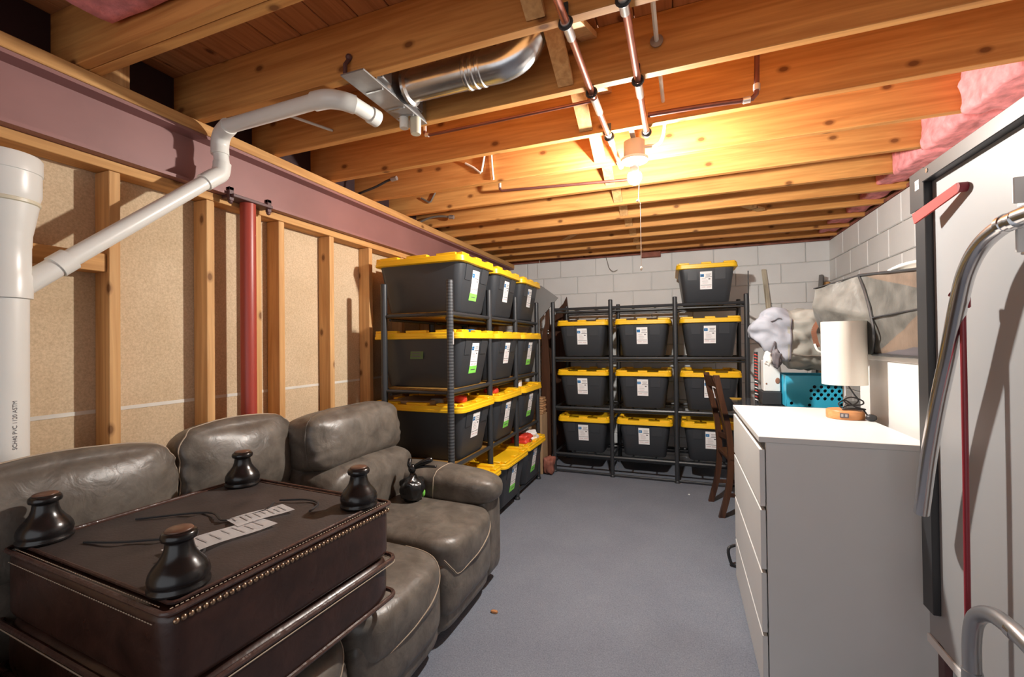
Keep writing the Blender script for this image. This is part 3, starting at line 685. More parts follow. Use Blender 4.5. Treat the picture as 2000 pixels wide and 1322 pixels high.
for side in range(2):
    for k in range(66):
        t = -HY+0.02 + (2*HY-0.04)*k/65
        if side == 0:
            for zz, xx in ((0.8245, HX-0.014),):
                a = lp([(xx, t-0.003, zz), (xx, t+0.003, zz)]); g.tube(a, 0.0013, 4)
        else:
            a = lp([(t-0.003, -HY+0.012, 0.8245), (t+0.003, -HY+0.012, 0.8245)]); g.tube(a, 0.0013, 4)
            a = lp([(t-0.003, -HY-0.0015, 0.795), (t+0.003, -HY-0.0015, 0.795)]); g.tube(a, 0.0013, 4)
g.obj('stitching', M_STITCH, OT, kind='stuff')
def dust(q):
    m = max(abs(t) for t in q); n = (abs(q.x)**20+abs(q.y)**20+abs(q.z)**2)**(1/20) if False else m
    w = Vector((q.x*(HX-0.035), q.y*(HY-0.035), 0.819 + (0.0055 if q.z > 0 else 0)))
    if q.z > 0.5 and max(abs(q.x), abs(q.y)) < 0.97:
        w.z += 0.006*math.sin(w.y*30+w.x*52+noise.noise(w*6)*4)*(1-max(abs(q.x), abs(q.y))) + noise.noise(w*9)*0.004
    return OR @ w
G().sbox(dust, 24).obj('dust_cover', M_DUST, OT, smooth='all')
G().tube(lp(ring(HX-0.03, HY-0.03, 0.824, 0.015)), 0.0045, 6, False, True).obj('cover_edge', M_BROWNPIPE, OT, smooth=True)
footp = [(0.062, 0.0), (0.066, 0.004), (0.066, 0.010), (0.061, 0.014), (0.064, 0.020), (0.0655, 0.029), (0.063, 0.040), (0.056, 0.052), (0.045, 0.064), (0.036, 0.077), (0.0315, 0.090), (0.0295, 0.103), (0.030, 0.107), (0.0375, 0.110), (0.0395, 0.116), (0.038, 0.123), (0.033, 0.128)]
fm = None
for (fx, fy) in ((-0.338, -0.280), (0.288, -0.275), (-0.292, 0.270), (0.302, 0.272)):
    fc = OR @ Vector((fx, fy, 0.825))
    ft = G().lathe([(r*0.92, z) for r, z in footp], fc, 28).obj('bun_foot', M_BLACKWOOD, OT, smooth='all')
    G().lathe([(0.0285, 0.129), (0.026, 0.1325), (0.010, 0.134)], fc, 24).obj('worn_sheen_tip', M_WORNSHEEN, ft, smooth='all')
for k, pts in enumerate(([(-0.20, -0.25, 0.83), (-0.10, -0.21, 0.831), (0.0, -0.15, 0.832), (0.09, -0.13, 0.832), (0.17, -0.15, 0.832), (0.20, -0.20, 0.831)],
                         [(-0.26, -0.10, 0.83), (-0.10, 0.02, 0.832), (0.02, 0.00, 0.832), (0.06, 0.10, 0.833), (0.02, 0.17, 0.832)],
                         [(0.02, 0.19, 0.832), (0.10, 0.23, 0.832), (0.17, 0.22, 0.832), (0.20, 0.16, 0.831)])):
    G().tube(lp(bez(pts, 7)), 0.0035, 6).obj('cover_cord', M_BLACKFRAME, OT, smooth=True)
def paper(cx, cy, w, l, rot, z, wav, name='paper_tag'):
    M = OR @ Matrix.Translation((cx, cy, z)) @ Matrix.Rotation(rot, 4, 'Z'); g = G(); n = 10
    top = [[g.bm.verts.new(M @ Vector(((i/4-0.5)*w, (j/n-0.5)*l, wav*math.sin(j/n*5.5)+k*0.0006))) for i in range(5)] for k in (0,) for j in range(n+1)]
    for j in range(n):
        for i in range(4): g.bm.faces.new((top[j][i], top[j][i+1], top[j+1][i+1], top[j+1][i]))
    r = bmesh.ops.solidify(g.bm, geom=g.bm.faces[:], thickness=0.0007)
    o = g.obj(name, M_PAPER, OT, smooth=True)
    g = G()
    for (u0, u1, v) in ((-0.36, -0.05, -0.42), (-0.36, 0.30, -0.30), (-0.36, 0.2, -0.2), (-0.30, 0.32, -0.08), (-0.36, 0.1, 0.05), (-0.36, 0.34, 0.16), (-0.2, 0.3, 0.27), (-0.36, 0.3, 0.38)):
        jj = v+0.5; zz = wav*math.sin(jj*5.5)+0.0014
        g.box(u0*w, u1*w, v*l-0.0015, v*l+0.0015, zz, zz+0.0004, 0, 1, M)
    g.obj('print', M_GREYINK, o); return o
paper(0.085, 0.075, 0.085, 0.17, -0.22, 0.834, 0.002)
paper(0.130, -0.075, 0.10, 0.26, -0.10, 0.835, 0.004)
paper(0.115, -0.17, 0.05, 0.10, 0.5, 0.834, 0.002)
# ------------------------------------------------------------------ yellow lidded totes
LW, LL, TH = 0.545, 0.70, 0.375
def tub_mesh():
    g = G()
    def ringv(hw, y0, y1, z, rc=0.05, n=5):
        out = []
        for cx, cy, a0 in ((hw-rc, y1-rc, 0), (-hw+rc, y1-rc, 90), (-hw+rc, y0+rc, 180), (hw-rc, y0+rc, 270)):
            for k in range(n+1):
                a = math.radians(a0+90*k/n); out.append(Vector((cx+rc*math.cos(a), cy+rc*math.sin(a), z)))
        return out
    prof = [(0.195, 0.085, 0.615, 0.0), (0.202, 0.075, 0.625, 0.012), (0.243, 0.026, 0.674, 0.325), (0.252, 0.018, 0.682, 0.327), (0.254, 0.016, 0.684, 0.345)]
    rs = [[g.bm.verts.new(v) for v in ringv(*p)] for p in prof]
    for A, B in zip(rs, rs[1:]):
        n = len(A)
        for k in range(n): g.bm.faces.new((A[k], A[(k+1) % n], B[(k+1) % n], B[k]))
    g.bm.faces.new(rs[0][::-1]); g.bm.faces.new(rs[-1]); return g
def face_y(z): return 0.075 + (0.026-0.075)*(z-0.012)/(0.325-0.012)   # y of the front wall at height z
def on_front(x0, x1, z0, z1, t, g, sk=0.0, off=0.0):
    """thin plate lying on the sloping front wall"""
    ya, yb = face_y(z0)-off, face_y(z1)-off
    g.poly([(x0+sk, ya+0.001, z0), (x1+sk, ya+0.001, z0), (x1, yb+0.001, z1), (x0, yb+0.001, z1)], (0, -t, 0))
def lid_geo(g):
    hw, rc, n = LW/2, 0.05, 5
    def ringv(hw, y0, y1, z, rc):
        out = []
        for cx, cy, a0 in ((hw-rc, y1-rc, 0), (-hw+rc, y1-rc, 90), (-hw+rc, y0+rc, 180), (hw-rc, y0+rc, 270)):
            for k in range(n+1):
                a = math.radians(a0+90*k/n); out.append(Vector((cx+rc*math.cos(a), cy+rc*math.sin(a), z)))
        return out
    pr = [(hw-0.006, 0.006, LL-0.006, 0.322, 0.05), (hw, 0.0, LL, 0.326, 0.055), (hw, 0.0, LL, 0.340, 0.055), (hw-0.003, 0.003, LL-0.003, 0.342, 0.054), (hw-0.003, 0.003, LL-0.003, 0.360, 0.054), (hw-0.007, 0.007, LL-0.007, 0.365, 0.052), (hw-0.055, 0.055, LL-0.055, 0.365, 0.03), (hw-0.065, 0.065, LL-0.065, 0.353, 0.028)]
    rs = [[g.bm.verts.new(v) for v in ringv(*p)] for p in pr]
    for A, B in zip(rs, rs[1:]):
        m = len(A)
        for k in range(m): g.bm.faces.new((A[k], A[(k+1) % m], B[(k+1) % m], B[k]))
    g.bm.faces.new(rs[0][::-1]); g.bm.faces.new(rs[-1])
    for y in (0.012, LL-0.052):
        g.box(-0.245, -0.150, y, y+0.04, 0.364, 0.381, 0.003); g.box(-0.045, 0.045, y, y+0.04, 0.364, 0.381, 0.003); g.box(0.150, 0.245, y, y+0.04, 0.364, 0.381, 0.003)
    for x in (-0.262, 0.222):
        for (y0, y1) in ((0.055, 0.20), (0.27, 0.43), (0.50, 0.645)): g.box(x, x+0.04, y0, y1, 0.364, 0.381, 0.003)
    return g
def make_tote(loc):
    t = thing('storage_tote', loc, 'tote', 'tote')
    tub_mesh().obj('tub', M_TUB, t, smooth=True); WP = WPOS[t]
    return t
TOTE = None
def build_tote():
    t = thing('storage_tote', (0, 0, 0), 'tote', 'tote', 'yellow lidded storage totes')
    tub_mesh().obj('tub', M_TUB, t, smooth=True)
    lid_geo(G()).obj('lid', M_YELLOW, t, smooth=True)
    for x0, x1 in ((-0.165, -0.085), (0.075, 0.165)):
        g = G(); on_front(x0, x1, 0.215, 0.322, 0.006, g); g.obj('grip_panel', M_TUB, t)
    g = G(); x0, x1, z0, z1 = -0.055, 0.05, 0.125, 0.292
    on_front(x0, x1, z0, z1, 0.0012, g)
    def ink(mi, u0, u1, v0, v1):
        g.mi = mi; on_front(x0+(x1-x0)*u0, x0+(x1-x0)*u1, z0+(z1-z0)*v0, z0+(z1-z0)*v1, 0.0004, g, 0, 0.0012)
    ink(1, 0.02, 0.33, 0.70, 0.86); ink(0, 0.10, 0.24, 0.76, 0.80)
    ink(2, 0.48, 0.92, 0.82, 0.86); ink(2, 0.50, 0.86, 0.75, 0.78); ink(3, 0.44, 0.97, 0.67, 0.695)
    ink(2, 0.15, 0.5, 0.585, 0.60); ink(3, 0.70, 0.86, 0.545, 0.60); ink(4, 0.2, 0.6, 0.52, 0.535); ink(2, 0.18, 0.66, 0.45, 0.465)
    ink(2, 0.2, 0.7, 0.39, 0.40); ink(4, 0.2, 0.62, 0.33, 0.345); ink(3, 0.05, 0.95, 0.225, 0.245); ink(4, 0.12, 0.45, 0.12, 0.15); ink(4, 0.55, 0.9, 0.11, 0.14)
    g.obj('paper_label', [M_PAPER, M_BLUEINK, M_GREYINK, M_DARKINK, M_PINKINK], t)
    return t
TOTE = build_tote()
def green_tape(t, sk):
    """a strip of green tape at the foot of the paper label"""
    global TAPE
    g = G(); on_front(-0.062+sk, 0.048+sk, 0.085, 0.135, 0.0016, g, -0.006, 0.001); g.mi = 1
    on_front(-0.04+sk, 0.025+sk, 0.106, 0.112, 0.0004, g, 0, 0.0026)
    bm = g.bm; bmesh.ops.recalc_face_normals(bm, faces=bm.faces[:]); me = bpy.data.meshes.new('green_tape'); bm.to_mesh(me); bm.free()
    me.materials.append(M_TAPE); me.materials.append(M_DARKINK)
    o = put('green_tape', me, t, (0, 0, 0), None, 'green tape with handwriting')
def fill(lst):
    global TOTE
    for i, (loc, rz, label, tape) in enumerate(lst):
        if first[0]: t = TOTE; first[0] = False; t.location = loc; t.rotation_euler = (0, 0, rz); t['label'] = label
        else: t = dup(clean, loc, rz, label)
        if tape: todo.append((t, tape))
first = [False]; clean = TOTE; todo = []
rowname = ['bottom', 'second', 'third', 'top']
L = []
BX = [-0.962, -0.355, 0.262]
for r, z in enumerate((0.215, 0.700, 1.220)):
    for c, x in enumerate(BX):
        L.append(((x+random.uniform(-.004, .004), 4.560, z), random.uniform(-.012, .012), 'black tote with yellow lid on the back rack, %s row, %s column' % (('lowest', 'middle', 'upper')[r], ('left', 'middle', 'right')[c]), 0))
L.append(((0.238, 4.560, 1.737), 0.02, 'black tote with yellow lid standing alone on top of the back rack', 0))
LY = [2.785, 3.375, 3.965]
tp = {(3, 0): .0, (2, 0): .004, (1, 1): .004, (2, 2): .0, (1, 2): -.004, (0, 1): 0.006, (0, 2): 0.0}
for r, z in enumerate((0.085, 0.600, 1.080, 1.580)):
    for c, y in enumerate(LY):
        dx = (0.045, 0.05, 0.035)[c] if r == 0 else random.uniform(-.004, .006)
        lb = 'yellow-lidded black tote, left rack, %s row, %s' % (('lowest', 'second lowest', 'second highest', 'top')[r], ('nearest the sofa', 'middle column', 'nearest the back wall')[c])
        if (r, c) in tp: lb += ', green-taped label'
        L.append(((-1.29+dx, y+random.uniform(-.004, .004), z), math.pi/2+random.uniform(-.012, .012), lb, tp.get((r, c), None) if (r, c) in tp else None))
for i, (loc, rz, label, tape) in enumerate(L):
    t = dup(TOTE, loc, rz, label)
    L[i] = (t, tape)
for t, tape in L:
    if tape is not None and tape != 0 or (t['label'].endswith('label')): green_tape(t, tape or 0.0)
for ch in list(TOTE.children): bpy.data.objects.remove(ch)
bpy.data.objects.remove(TOTE)
# label of the long side of the second highest near tote
o = [t for t, _ in L if 'second highest row, nearest the sofa' in t['label']][0]
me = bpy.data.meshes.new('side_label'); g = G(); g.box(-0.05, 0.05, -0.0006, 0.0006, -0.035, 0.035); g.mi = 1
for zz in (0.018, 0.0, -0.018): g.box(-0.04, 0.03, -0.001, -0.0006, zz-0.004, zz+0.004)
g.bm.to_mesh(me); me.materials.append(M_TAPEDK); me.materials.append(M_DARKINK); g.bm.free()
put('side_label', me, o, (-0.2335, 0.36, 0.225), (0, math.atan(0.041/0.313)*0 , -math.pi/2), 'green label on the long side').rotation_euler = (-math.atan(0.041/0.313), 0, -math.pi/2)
# ------------------------------------------------------------------ racks
def rack(name, label, origin, rz, posts, depth, tiers, height, base, near_mat=None, boards=False):
    """built facing -y at the origin, then turned; posts: x of the uprights"""
    M = Matrix.Translation(origin) @ Matrix.Rotation(rz, 4, 'Z'); t = thing(name, origin, label, 'rack')
    def P(x, y, z): return M @ Vector((x, y, z))
    for i, x in enumerate(posts):
        for y in (0.0, depth):
            m = near_mat if (near_mat and i == 0 and y == 0) else M_RACK
            g = G().lathe([(0.0215, 0.0), (0.0215, height-0.004), (0.018, height)], P(x, y, 0), 14); g.obj('post', m, t, smooth=True)
            G().lathe([(0.027, 0.0), (0.027, 0.012), (0.022, 0.02)], P(x, y, 0), 14).obj('foot_cap', M_RACK, t, smooth=True)
    for z in tiers:
        for y in (0.0, depth):
            for a, b_ in zip(posts, posts[1:]):
                g = G()
                g.tube([P(a+0.018, y, z-0.016), P(b_-0.018, y, z-0.016)], 0.015, 8)
                g.tube([P(a+0.018, y+0.035*(1 if y == 0 else -1), z-0.045), P(b_-0.018, y+0.035*(1 if y == 0 else -1), z-0.045)], 0.010, 6)
                g.obj('shelf_rail', M_RACK, t, smooth=True)
        for x in posts: G().tube([P(x, 0.02, z-0.02), P(x, depth-0.02, z-0.02)], 0.011, 8).obj('side_rail', M_RACK, t, smooth=True)
        for a, b_ in zip(posts, posts[1:]):
            if boards:
                pa, pb = P(a+0.03, 0.018, z-0.034), P(b_-0.03, depth, z-0.019)
                q = [pa, pb]; xs = sorted((pa.x, pb.x)); ys = sorted((pa.y, pb.y))
                G().box(xs[0], xs[1], ys[0], ys[1], z-0.034, z-0.0005).obj('shelf_board', W_BOARD, t)
            else:
                for k in (0.17, 0.36):
                    G().tube([P(a+(b_-a)*k/0.53, 0.0, z-0.012), P(a+(b_-a)*k/0.53, depth, z-0.012)], 0.009, 6).obj('cross_wire', M_RACK, t, smooth=True)
    if base:
        for a, b_ in zip(posts, posts[1:]): G().tube([P(a, 0, 0.022), P(b_, 0, 0.022)], 0.010, 8).obj('base_rail', M_RACK, t, smooth=True)
    return t
RB = rack('storage_rack', 'black steel storage rack of totes along the back wall', Vector((-1.27, 4.575, 0)), 0, [0, 0.605, 1.222, 1.84], 0.60, (0.213, 0.698, 1.218, 1.735), 1.80, True)
G().box(0.5975, 0.6005, 4.56, 4.59, 1.63, 1.74, 0.0005).obj('paper_tag', M_PAPER, RB, label='small white tag on the right post')
RL = rack('storage_rack', 'black steel storage rack of totes standing behind the sofa', Vector((-1.36, 2.475, 0)), math.pi/2, [0, 0.61, 1.18, 1.80], 0.50, (0.083, 0.598, 1.078, 1.578), 1.775, False, M_RACKP, True)
g = G(); g.box(-1.339, -1.3378, 2.469, 2.483, 1.365, 1.445, 0); g.obj('maker_label', M_GREYINK, RL, label='grey printed strip on the near post')
# odds and ends on the left rack
def lump(name, label, c, d, mat, seed, p=3.0, cat='packet', amp=0.12, n=8):
    c = Vector(c); d = Vector(d)/2
    def fn(q):
        m = max(abs(t) for t in q); nn = (abs(q.x)**p+abs(q.y)**p+abs(q.z)**p)**(1/p); u = q*(m/nn)
        w = Vector((u.x*d.x, u.y*d.y, u.z*d.z)); w *= 1+noise.noise(Vector(u)*1.7+Vector((seed*4.1, seed, 0)))*amp
        w.z = max(w.z, -d.z)
        return w + c
    return G().sbox(fn, n).obj(name, mat, smooth='all', label=label, cat=cat)
lz = 0.600+0.353
lump('red_jar', 'red plastic jar lying on the near tote of the second lowest row', (-1.46, 2.79, lz+0.027), (0.10, 0.06, 0.052), M_RED, 1, 4, 'jar', 0.05)
lump('red_jar', 'red jar on the middle tote of the second lowest row', (-1.45, 3.32, lz+0.030), (0.12, 0.08, 0.058), M_RED, 2, 3, 'jar', 0.08)
lump('glass_bottle', 'small dark bottle on the lid beside the red jar nearest the sofa', (-1.58, 2.68, lz+0.022), (0.10, 0.04, 0.042), M_CABLEG, 3, 4, 'bottle', 0.04)
G().box(-1.90, -1.58, 2.58, 2.88, lz+0.001, lz+0.03, 0.004).obj('cardboard_sheet', M_CARD, label='brown cardboard sheet lying on the near tote behind the sofa', cat='cardboard')
lump('red_packet', 'red snack packet on the lowest tote nearest the back wall', (-1.40, 3.88, 0.085+0.353+0.045), (0.17, 0.15, 0.085), M_RED, 5, 4.5, 'packet', 0.45)
lump('white_packet', 'white and purple packet on the lowest tote nearest the back wall', (-1.36, 4.03, 0.085+0.353+0.048), (0.13, 0.12, 0.09), M_PAPER, 6, 4.5, 'packet', 0.45)
lump('white_packet', 'small white carton on the second lowest tote nearest the back wall', (-1.42, 3.87, 0.953+0.06), (0.06, 0.06, 0.118), M_PAPER, 7, 9)
lump('blue_packet', 'small blue packet on the second highest near tote', (-1.42, 2.86, 1.080+0.353+0.020), (0.09, 0.06, 0.038), M_BLUEINK, 8, 4)
# things in the gap between the racks
def arcpts(cx, cz, rx, rz, a0, a1, n=14): return [(cx+rx*math.cos(math.radians(a0+(a1-a0)*k/n)), cz+rz*math.sin(math.radians(a0+(a1-a0)*k/n))) for k in range(n+1)]
HB = thing('wooden_headboard', (-1.30, 5.31, 0), 'dark brown curved wooden headboard leaning on the back wall behind the racks', 'headboard')
pts = [(-1.62, 0.02), (-1.27, 0.02), (-1.27, 1.5), (-1.285, 1.75), (-1.305, 1.93), (-1.345, 1.85), (-1.405, 1.79), (-1.45, 1.72), (-1.50, 1.60), (-1.62, 1.45)]
G().poly([(x, 5.33, z) for x, z in pts], (0, 0.03, 0)).obj('panel', W_CHAIR, HB)
G().box(-1.60, -1.54, 5.29, 5.328, 0, 1.4, 0.006).obj('side_rail', W_CHAIR, HB)
CP = thing('carved_plank', (-1.345, 4.66, 0), 'tall dark brown scalloped plank standing in the gap beside the back rack', 'plank')
pts = [(-1.44, 0), (-1.33, 0), (-1.325, 0.7)] + [(-1.33, 1.0), (-1.345, 1.25), (-1.36, 1.45), (-1.335, 1.55), (-1.34, 1.74), (-1.375, 1.74), (-1.385, 1.58), (-1.42, 1.45), (-1.43, 1.2)]
G().poly([(x, 4.66, z) for x, z in pts], (0, 0.03, 0)).obj('board', W_CHAIR, CP)
for z in (1.47, 1.50): G().sphere((-1.352, 4.657, z), 0.011, 8, 6, (1, 0.5, 1)).obj('screw_head', M_GALV, CP, smooth='all')
g = G().poly([(x, 4.57, z) for x, z in ((-1.54, 0.6205), (-1.42, 0.6205), (-1.42, 1.62), (-1.212, 1.845), (-1.40, 1.985), (-1.54, 1.95))], (0, 0.014, 0)); g.obj('grey_panel', M_GREYBOARD, label='grey square board poking out behind the top tote of the left rack', cat='board')
G().box(-1.55, -1.36, 4.42, 4.62, 0, 0.62, 0.004).obj('cardboard_box', M_CARD, label='tall cardboard box standing in the gap between the two racks', cat='box')
TB = thing('slat_bundle', (-1.45, 4.50, 0.62), 'bundle of short tan wooden slats on the cardboard box between the racks', 'wood')
for k in range(7):
    z = 0.622+0.025*k; G().box(-1.535+0.008*(k % 3), -1.355+0.007*(k % 2), 4.43, 4.55, z, z+0.022, 0.004).obj('slat', M_TAN, TB)
lump('red_bag', 'dull red bag on the floor in the gap between the racks', (-1.30, 4.47, 0.085), (0.10, 0.14, 0.17), M_SILL, 11, 4, 'bag', 0.4)
# ------------------------------------------------------------------ chest of drawers with its lamp
DX0, DX1, DY0, DY1, DZ = 0.275, 0.805, 1.93, 2.83, 1.0
CH = thing('chest_of_drawers', (0.53, 2.38, 0), 'white chest of four wide drawers in front of the right wall', 'chest of drawers')
g = G(); g.box(DX0+0.024, DX1, DY0+0.003, DY0+0.021, 0, DZ-0.0225, 0.0008); g.obj('side_panel', M_WHITE, CH)
g = G(); g.box(DX0+0.024, DX1, DY1-0.021, DY1-0.003, 0, DZ-0.0225, 0.0008); g.obj('side_panel', M_WHITE, CH)
G().box(DX0, DX1, DY0, DY1, DZ-0.022, DZ, 0.0015).obj('top_panel', M_WHITE, CH)
G().box(DX1-0.008, DX1-0.002, DY0+0.022, DY1-0.022, 0.02, DZ-0.024).obj('back_panel', M_WHITE, CH)
G().box(DX0+0.045, DX0+0.060, DY0+0.0215, DY1-0.0215, 0.0, 0.06).obj('plinth', M_WHITE, CH)
zt = [0.947, 0.704, 0.453, 0.205]; zb = [0.712, 0.463, 0.215, 0.055]
zt = [0.950, 0.718, 0.478, 0.238]; zb = [0.732, 0.492, 0.252, 0.030]
for a, b_ in zip(zt, zb):
    dr = G().box(DX0+0.002, DX0+0.020, DY0+0.004, DY1-0.004, b_, a, 0.0012).obj('drawer_front', M_WHITE, CH)
    G().box(DX0+0.0205, DX0+0.40, DY0+0.03, DY1-0.03, b_+0.02, a-0.05, 0.001).obj('drawer_box', M_WHITEEDGE, dr)
LP = Vector((0.716, 2.50, DZ))
LA = thing('table_lamp', LP, 'small table lamp with cream drum shade and round orange wood base on the white chest', 'lamp')
G().lathe([(0.072, 0.0), (0.0745, 0.003), (0.0745, 0.036), (0.0715, 0.040)], LP, 40).obj('base', W_BEECH, LA, smooth=True)
ang = math.radians(-108)
M = Matrix.Translation(LP+Vector((0.0745*math.cos(ang), 0.0745*math.sin(ang), 0.021))) @ Matrix.Rotation(ang+math.pi/2, 4, 'Z')
ob = G().box(-0.0165, 0.0165, -0.0015, 0.003, -0.011, 0.011, 0.001, 1, M).obj('outlet_plate', M_DARKINK, LA, label='dark outlet plate let into the base')
for dx in (-0.008, 0.007): G().box(dx-0.0045, dx+0.0045, -0.0022, -0.0016, -0.006, 0.006, 0, 1, M).obj('usb_port', M_GREYINK, ob)
G().lathe([(0.008, 0.04), (0.008, 0.20)], LP, 16).obj('stem', M_GALV, LA, smooth=True)
g = G(); g.lathe([(0.088, 0.158), (0.088, 0.452)], LP, 48, None, False); g.lathe([(0.0865, 0.452), (0.0865, 0.158)], LP, 48, None, False)
g.lathe([(0.0865, 0.158), (0.088, 0.158)], LP, 48, None, False); g.lathe([(0.0865, 0.452), (0.088, 0.452)], LP, 48, None, False)
g.obj('shade', M_SHADE, LA, smooth=True)
g = G(); g.tube([LP+Vector((-0.086, 0, 0.44)), LP+Vector((0.086, 0, 0.44))], 0.002, 6); g.tube([LP+Vector((0, -0.086, 0.44)), LP+Vector((0, 0.086, 0.44))], 0.002, 6); g.tube([LP+Vector((0, 0, 0.2)), LP+Vector((0, 0, 0.44))], 0.004, 8)
g.obj('shade_ring', M_GALVDULL, LA)
G().sphere(LP+Vector((0, 0, 0.24)), 0.028, 14, 10, (1, 1, 1.25)).obj('bulb', M_CERAMIC, LA, smooth='all')
c = [(0.012, -0.012, 0.150), (0.030, -0.020, 0.115), (0.045, -0.025, 0.085), (0.012, -0.04, 0.065), (-0.012, -0.03, 0.085), (0.02, -0.02, 0.10), (0.062, -0.02, 0.085), (0.055, -0.03, 0.068), (0.0, -0.03, 0.062), (-0.02, -0.03, 0.05), (-0.03, -0.02, 0.07), (-0.005, -0.02, 0.085), (0.015, -0.03, 0.07), (0.03, -0.03, 0.058), (0.05, -0.035, 0.052), (0.07, -0.03, 0.046), (0.03, -0.04, 0.048), (-0.02, -0.035, 0.046), (0.02, -0.01, 0.047), (0.06, -0.015, 0.048), (0.058, -0.045, 0.046), (0.072, -0.058, 0.016)]
cd = G().tube(bez([LP+Vector(p) for p in c], 6), 0.0032, 7).obj('power_cord', M_CABLEB, LA, smooth=True)
g = G(); g.sphere(LP+Vector((0.076, -0.075, 0.0165)), 0.0165, 12, 8, (1.35, 1, 0.95)); g.tube([LP+Vector((0.066, -0.055, 0.015)), LP+Vector((0.072, -0.070, 0.0165))], 0.006, 8)
g.obj('plug', M_CABLEB, cd, smooth='all')
# ------------------------------------------------------------------ dining chair
DC = thing('dining_chair', (0.47, 3.62, 0), 'dark brown wooden dining chair with slatted back behind the white chest', 'chair')
for y in (3.44, 3.80):
    pts = bez([(0.262, y, 0.0), (0.315, y, 0.22), (0.335, y, 0.45), (0.318, y, 0.70), (0.272, y, 0.92), (0.240, y, 1.10)], 6); g = G(); pr = None
    for a, b_ in zip(pts, pts[1:]):
        g.poly([(a.x-0.021, y-0.015, a.z), (a.x+0.021, y-0.015, a.z), (b_.x+0.021, y-0.015, b_.z), (b_.x-0.021, y-0.015, b_.z)], (0, 0.03, 0))
    bmesh.ops.remove_doubles(g.bm, verts=g.bm.verts[:], dist=0.0005)
    g.obj('back_post', W_CHAIR, DC, smooth=True)
DC.location = (0.455, 4.0, 0); DC.rotation_euler = (0, 0, 0.15)
def crest(z0, z1, bow):
    g = G(); n = 8
    for k in range(n):
        y0, y1 = 3.455+0.33*k/n, 3.455+0.33*(k+1)/n
        def xx(y, z): return 0.335-0.11*((z-0.45)/0.6)**1.6 - bow*math.sin((y-3.455)/0.33*math.pi)
        g.poly([(xx(y0, z0), y0, z0), (xx(y1, z0), y1, z0), (xx(y1, z1), y1, z1), (xx(y0, z1), y0, z1)], (0.02, 0, 0))
    return g
crest(0.99, 1.08, -0.03).obj('crest_rail', W_CHAIR, DC, smooth=True); crest(0.56, 0.60, -0.03).obj('lower_rail', W_CHAIR, DC, smooth=True)
for y in (3.52, 3.575, 3.63, 3.685, 3.74):
    pts = [(0.335-0.11*((z-0.45)/0.6)**1.6+0.034, y, z) for z in (0.59, 0.68, 0.77, 0.86, 0.97)]; g = G()
    for a, b_ in zip(pts, pts[1:]): g.poly([(a[0], y-0.012, a[2]), (a[0]+0.01, y-0.012, a[2]), (b_[0]+0.01, y-0.012, b_[2]), (b_[0], y-0.012, b_[2])], (0, 0.024, 0))
    g.obj('back_slat', W_CHAIR, DC)
G().box(0.32, 0.76, 3.425, 3.815, 0.43, 0.465, 0.012, 2).obj('seat', W_CHAIR, DC)
for y in (3.45, 3.79): G().lathe([(0.016, 0), (0.021, 0.43)], (0.72, y, 0), 12).obj('front_leg', W_CHAIR, DC)
for y in (3.44, 3.80): G().box(0.31, 0.72, y-0.009, y+0.009, 0.16, 0.19, 0.003).obj('side_stretcher', W_CHAIR, DC)
pts = [(0.34, 3.03, 0.13), (0.285, 3.02, 0.115), (0.255, 3.0, 0.10), (0.258, 2.99, 0.05), (0.285, 2.985, 0.010), (0.40, 3.0, 0.009)]
G().tube(bez(pts, 6), 0.009, 8).obj('cable_loop', M_CABLEB, smooth=True, label='stiff black cable loop on the floor beside the far end of the white chest', cat='cable')
lump('floor_crumb', 'small orange crumb on the carpet in front of the sofa', (-0.905, 2.08, 0.006), (0.035, 0.02, 0.012), W_BEECH, 3, 3, 'crumb', 0.3, 5)
lump('floor_crumb', 'tiny pale crumb on the carpet before the back rack', (0.05, 4.25, 0.004), (0.016, 0.014, 0.008), M_PAPER, 4, 3, 'crumb', 0.3, 5)
# ------------------------------------------------------------------ folded games table standing on edge at the right
PT = thing('folding_table', (0.76, 1.0, 0), 'big white table top folded upright in a black frame at the right edge', 'table')
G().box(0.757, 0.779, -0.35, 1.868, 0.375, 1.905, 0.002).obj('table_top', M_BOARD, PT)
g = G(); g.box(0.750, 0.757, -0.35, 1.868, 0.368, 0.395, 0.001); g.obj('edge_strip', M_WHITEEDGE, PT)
g = G(); g.box(0.736, 0.7565, 1.792, 1.856, 0.49, 1.912, 0.002); g.obj('side_rail', M_BLACKFRAME, PT, label='black frame rail standing upright')
g = G(); g.box(0.731, 0.736, 1.785, 1.876, 1.79, 1.916, 0.001); g.obj('corner_plate', M_BLACKFRAME, PT)
g = G(); g.box(0.728, 0.7565, -0.35, 1.79, 1.868, 1.912, 0.002); g.obj('top_rail', M_BLACKFRAME, PT)
g = G(); g.tube([(0.726, 1.755, 1.895), (0.738, 1.755, 1.895)], 0.007, 10); g.obj('bolt', M_CHROME, PT, smooth=True)
st = G().box(0.7300, 0.7308, 1.812, 1.838, 1.855, 1.886).obj('sticker', M_PAPER, PT, label='small white sticker near the rail top')
for (y0, y1, z0, z1) in ((1.815, 1.818, 1.86, 1.881), (1.826, 1.829, 1.858, 1.881), (1.834, 1.836, 1.858, 1.883), (1.815, 1.836, 1.870, 1.872), (1.82, 1.836, 1.862, 1.864)): G().box(0.7294, 0.7300, y0, y1, z0, z1).obj('print_mark', M_GREYINK, st)
a, b_ = Vector((0.708, 1.785, 1.752)), Vector((0.742, 1.615, 1.794)); dd = (b_-a).normalized(); s = Vector((0, 0, 1)) - dd*dd.z; s.normalize(); nn = dd.cross(s)
g = G(); g.poly([a-s*0.017, a+s*0.017, b_+s*0.014, b_-s*0.014], nn*0.006); g.obj('latch_lever', M_REDLATCH, PT, label='flat red latch lever')
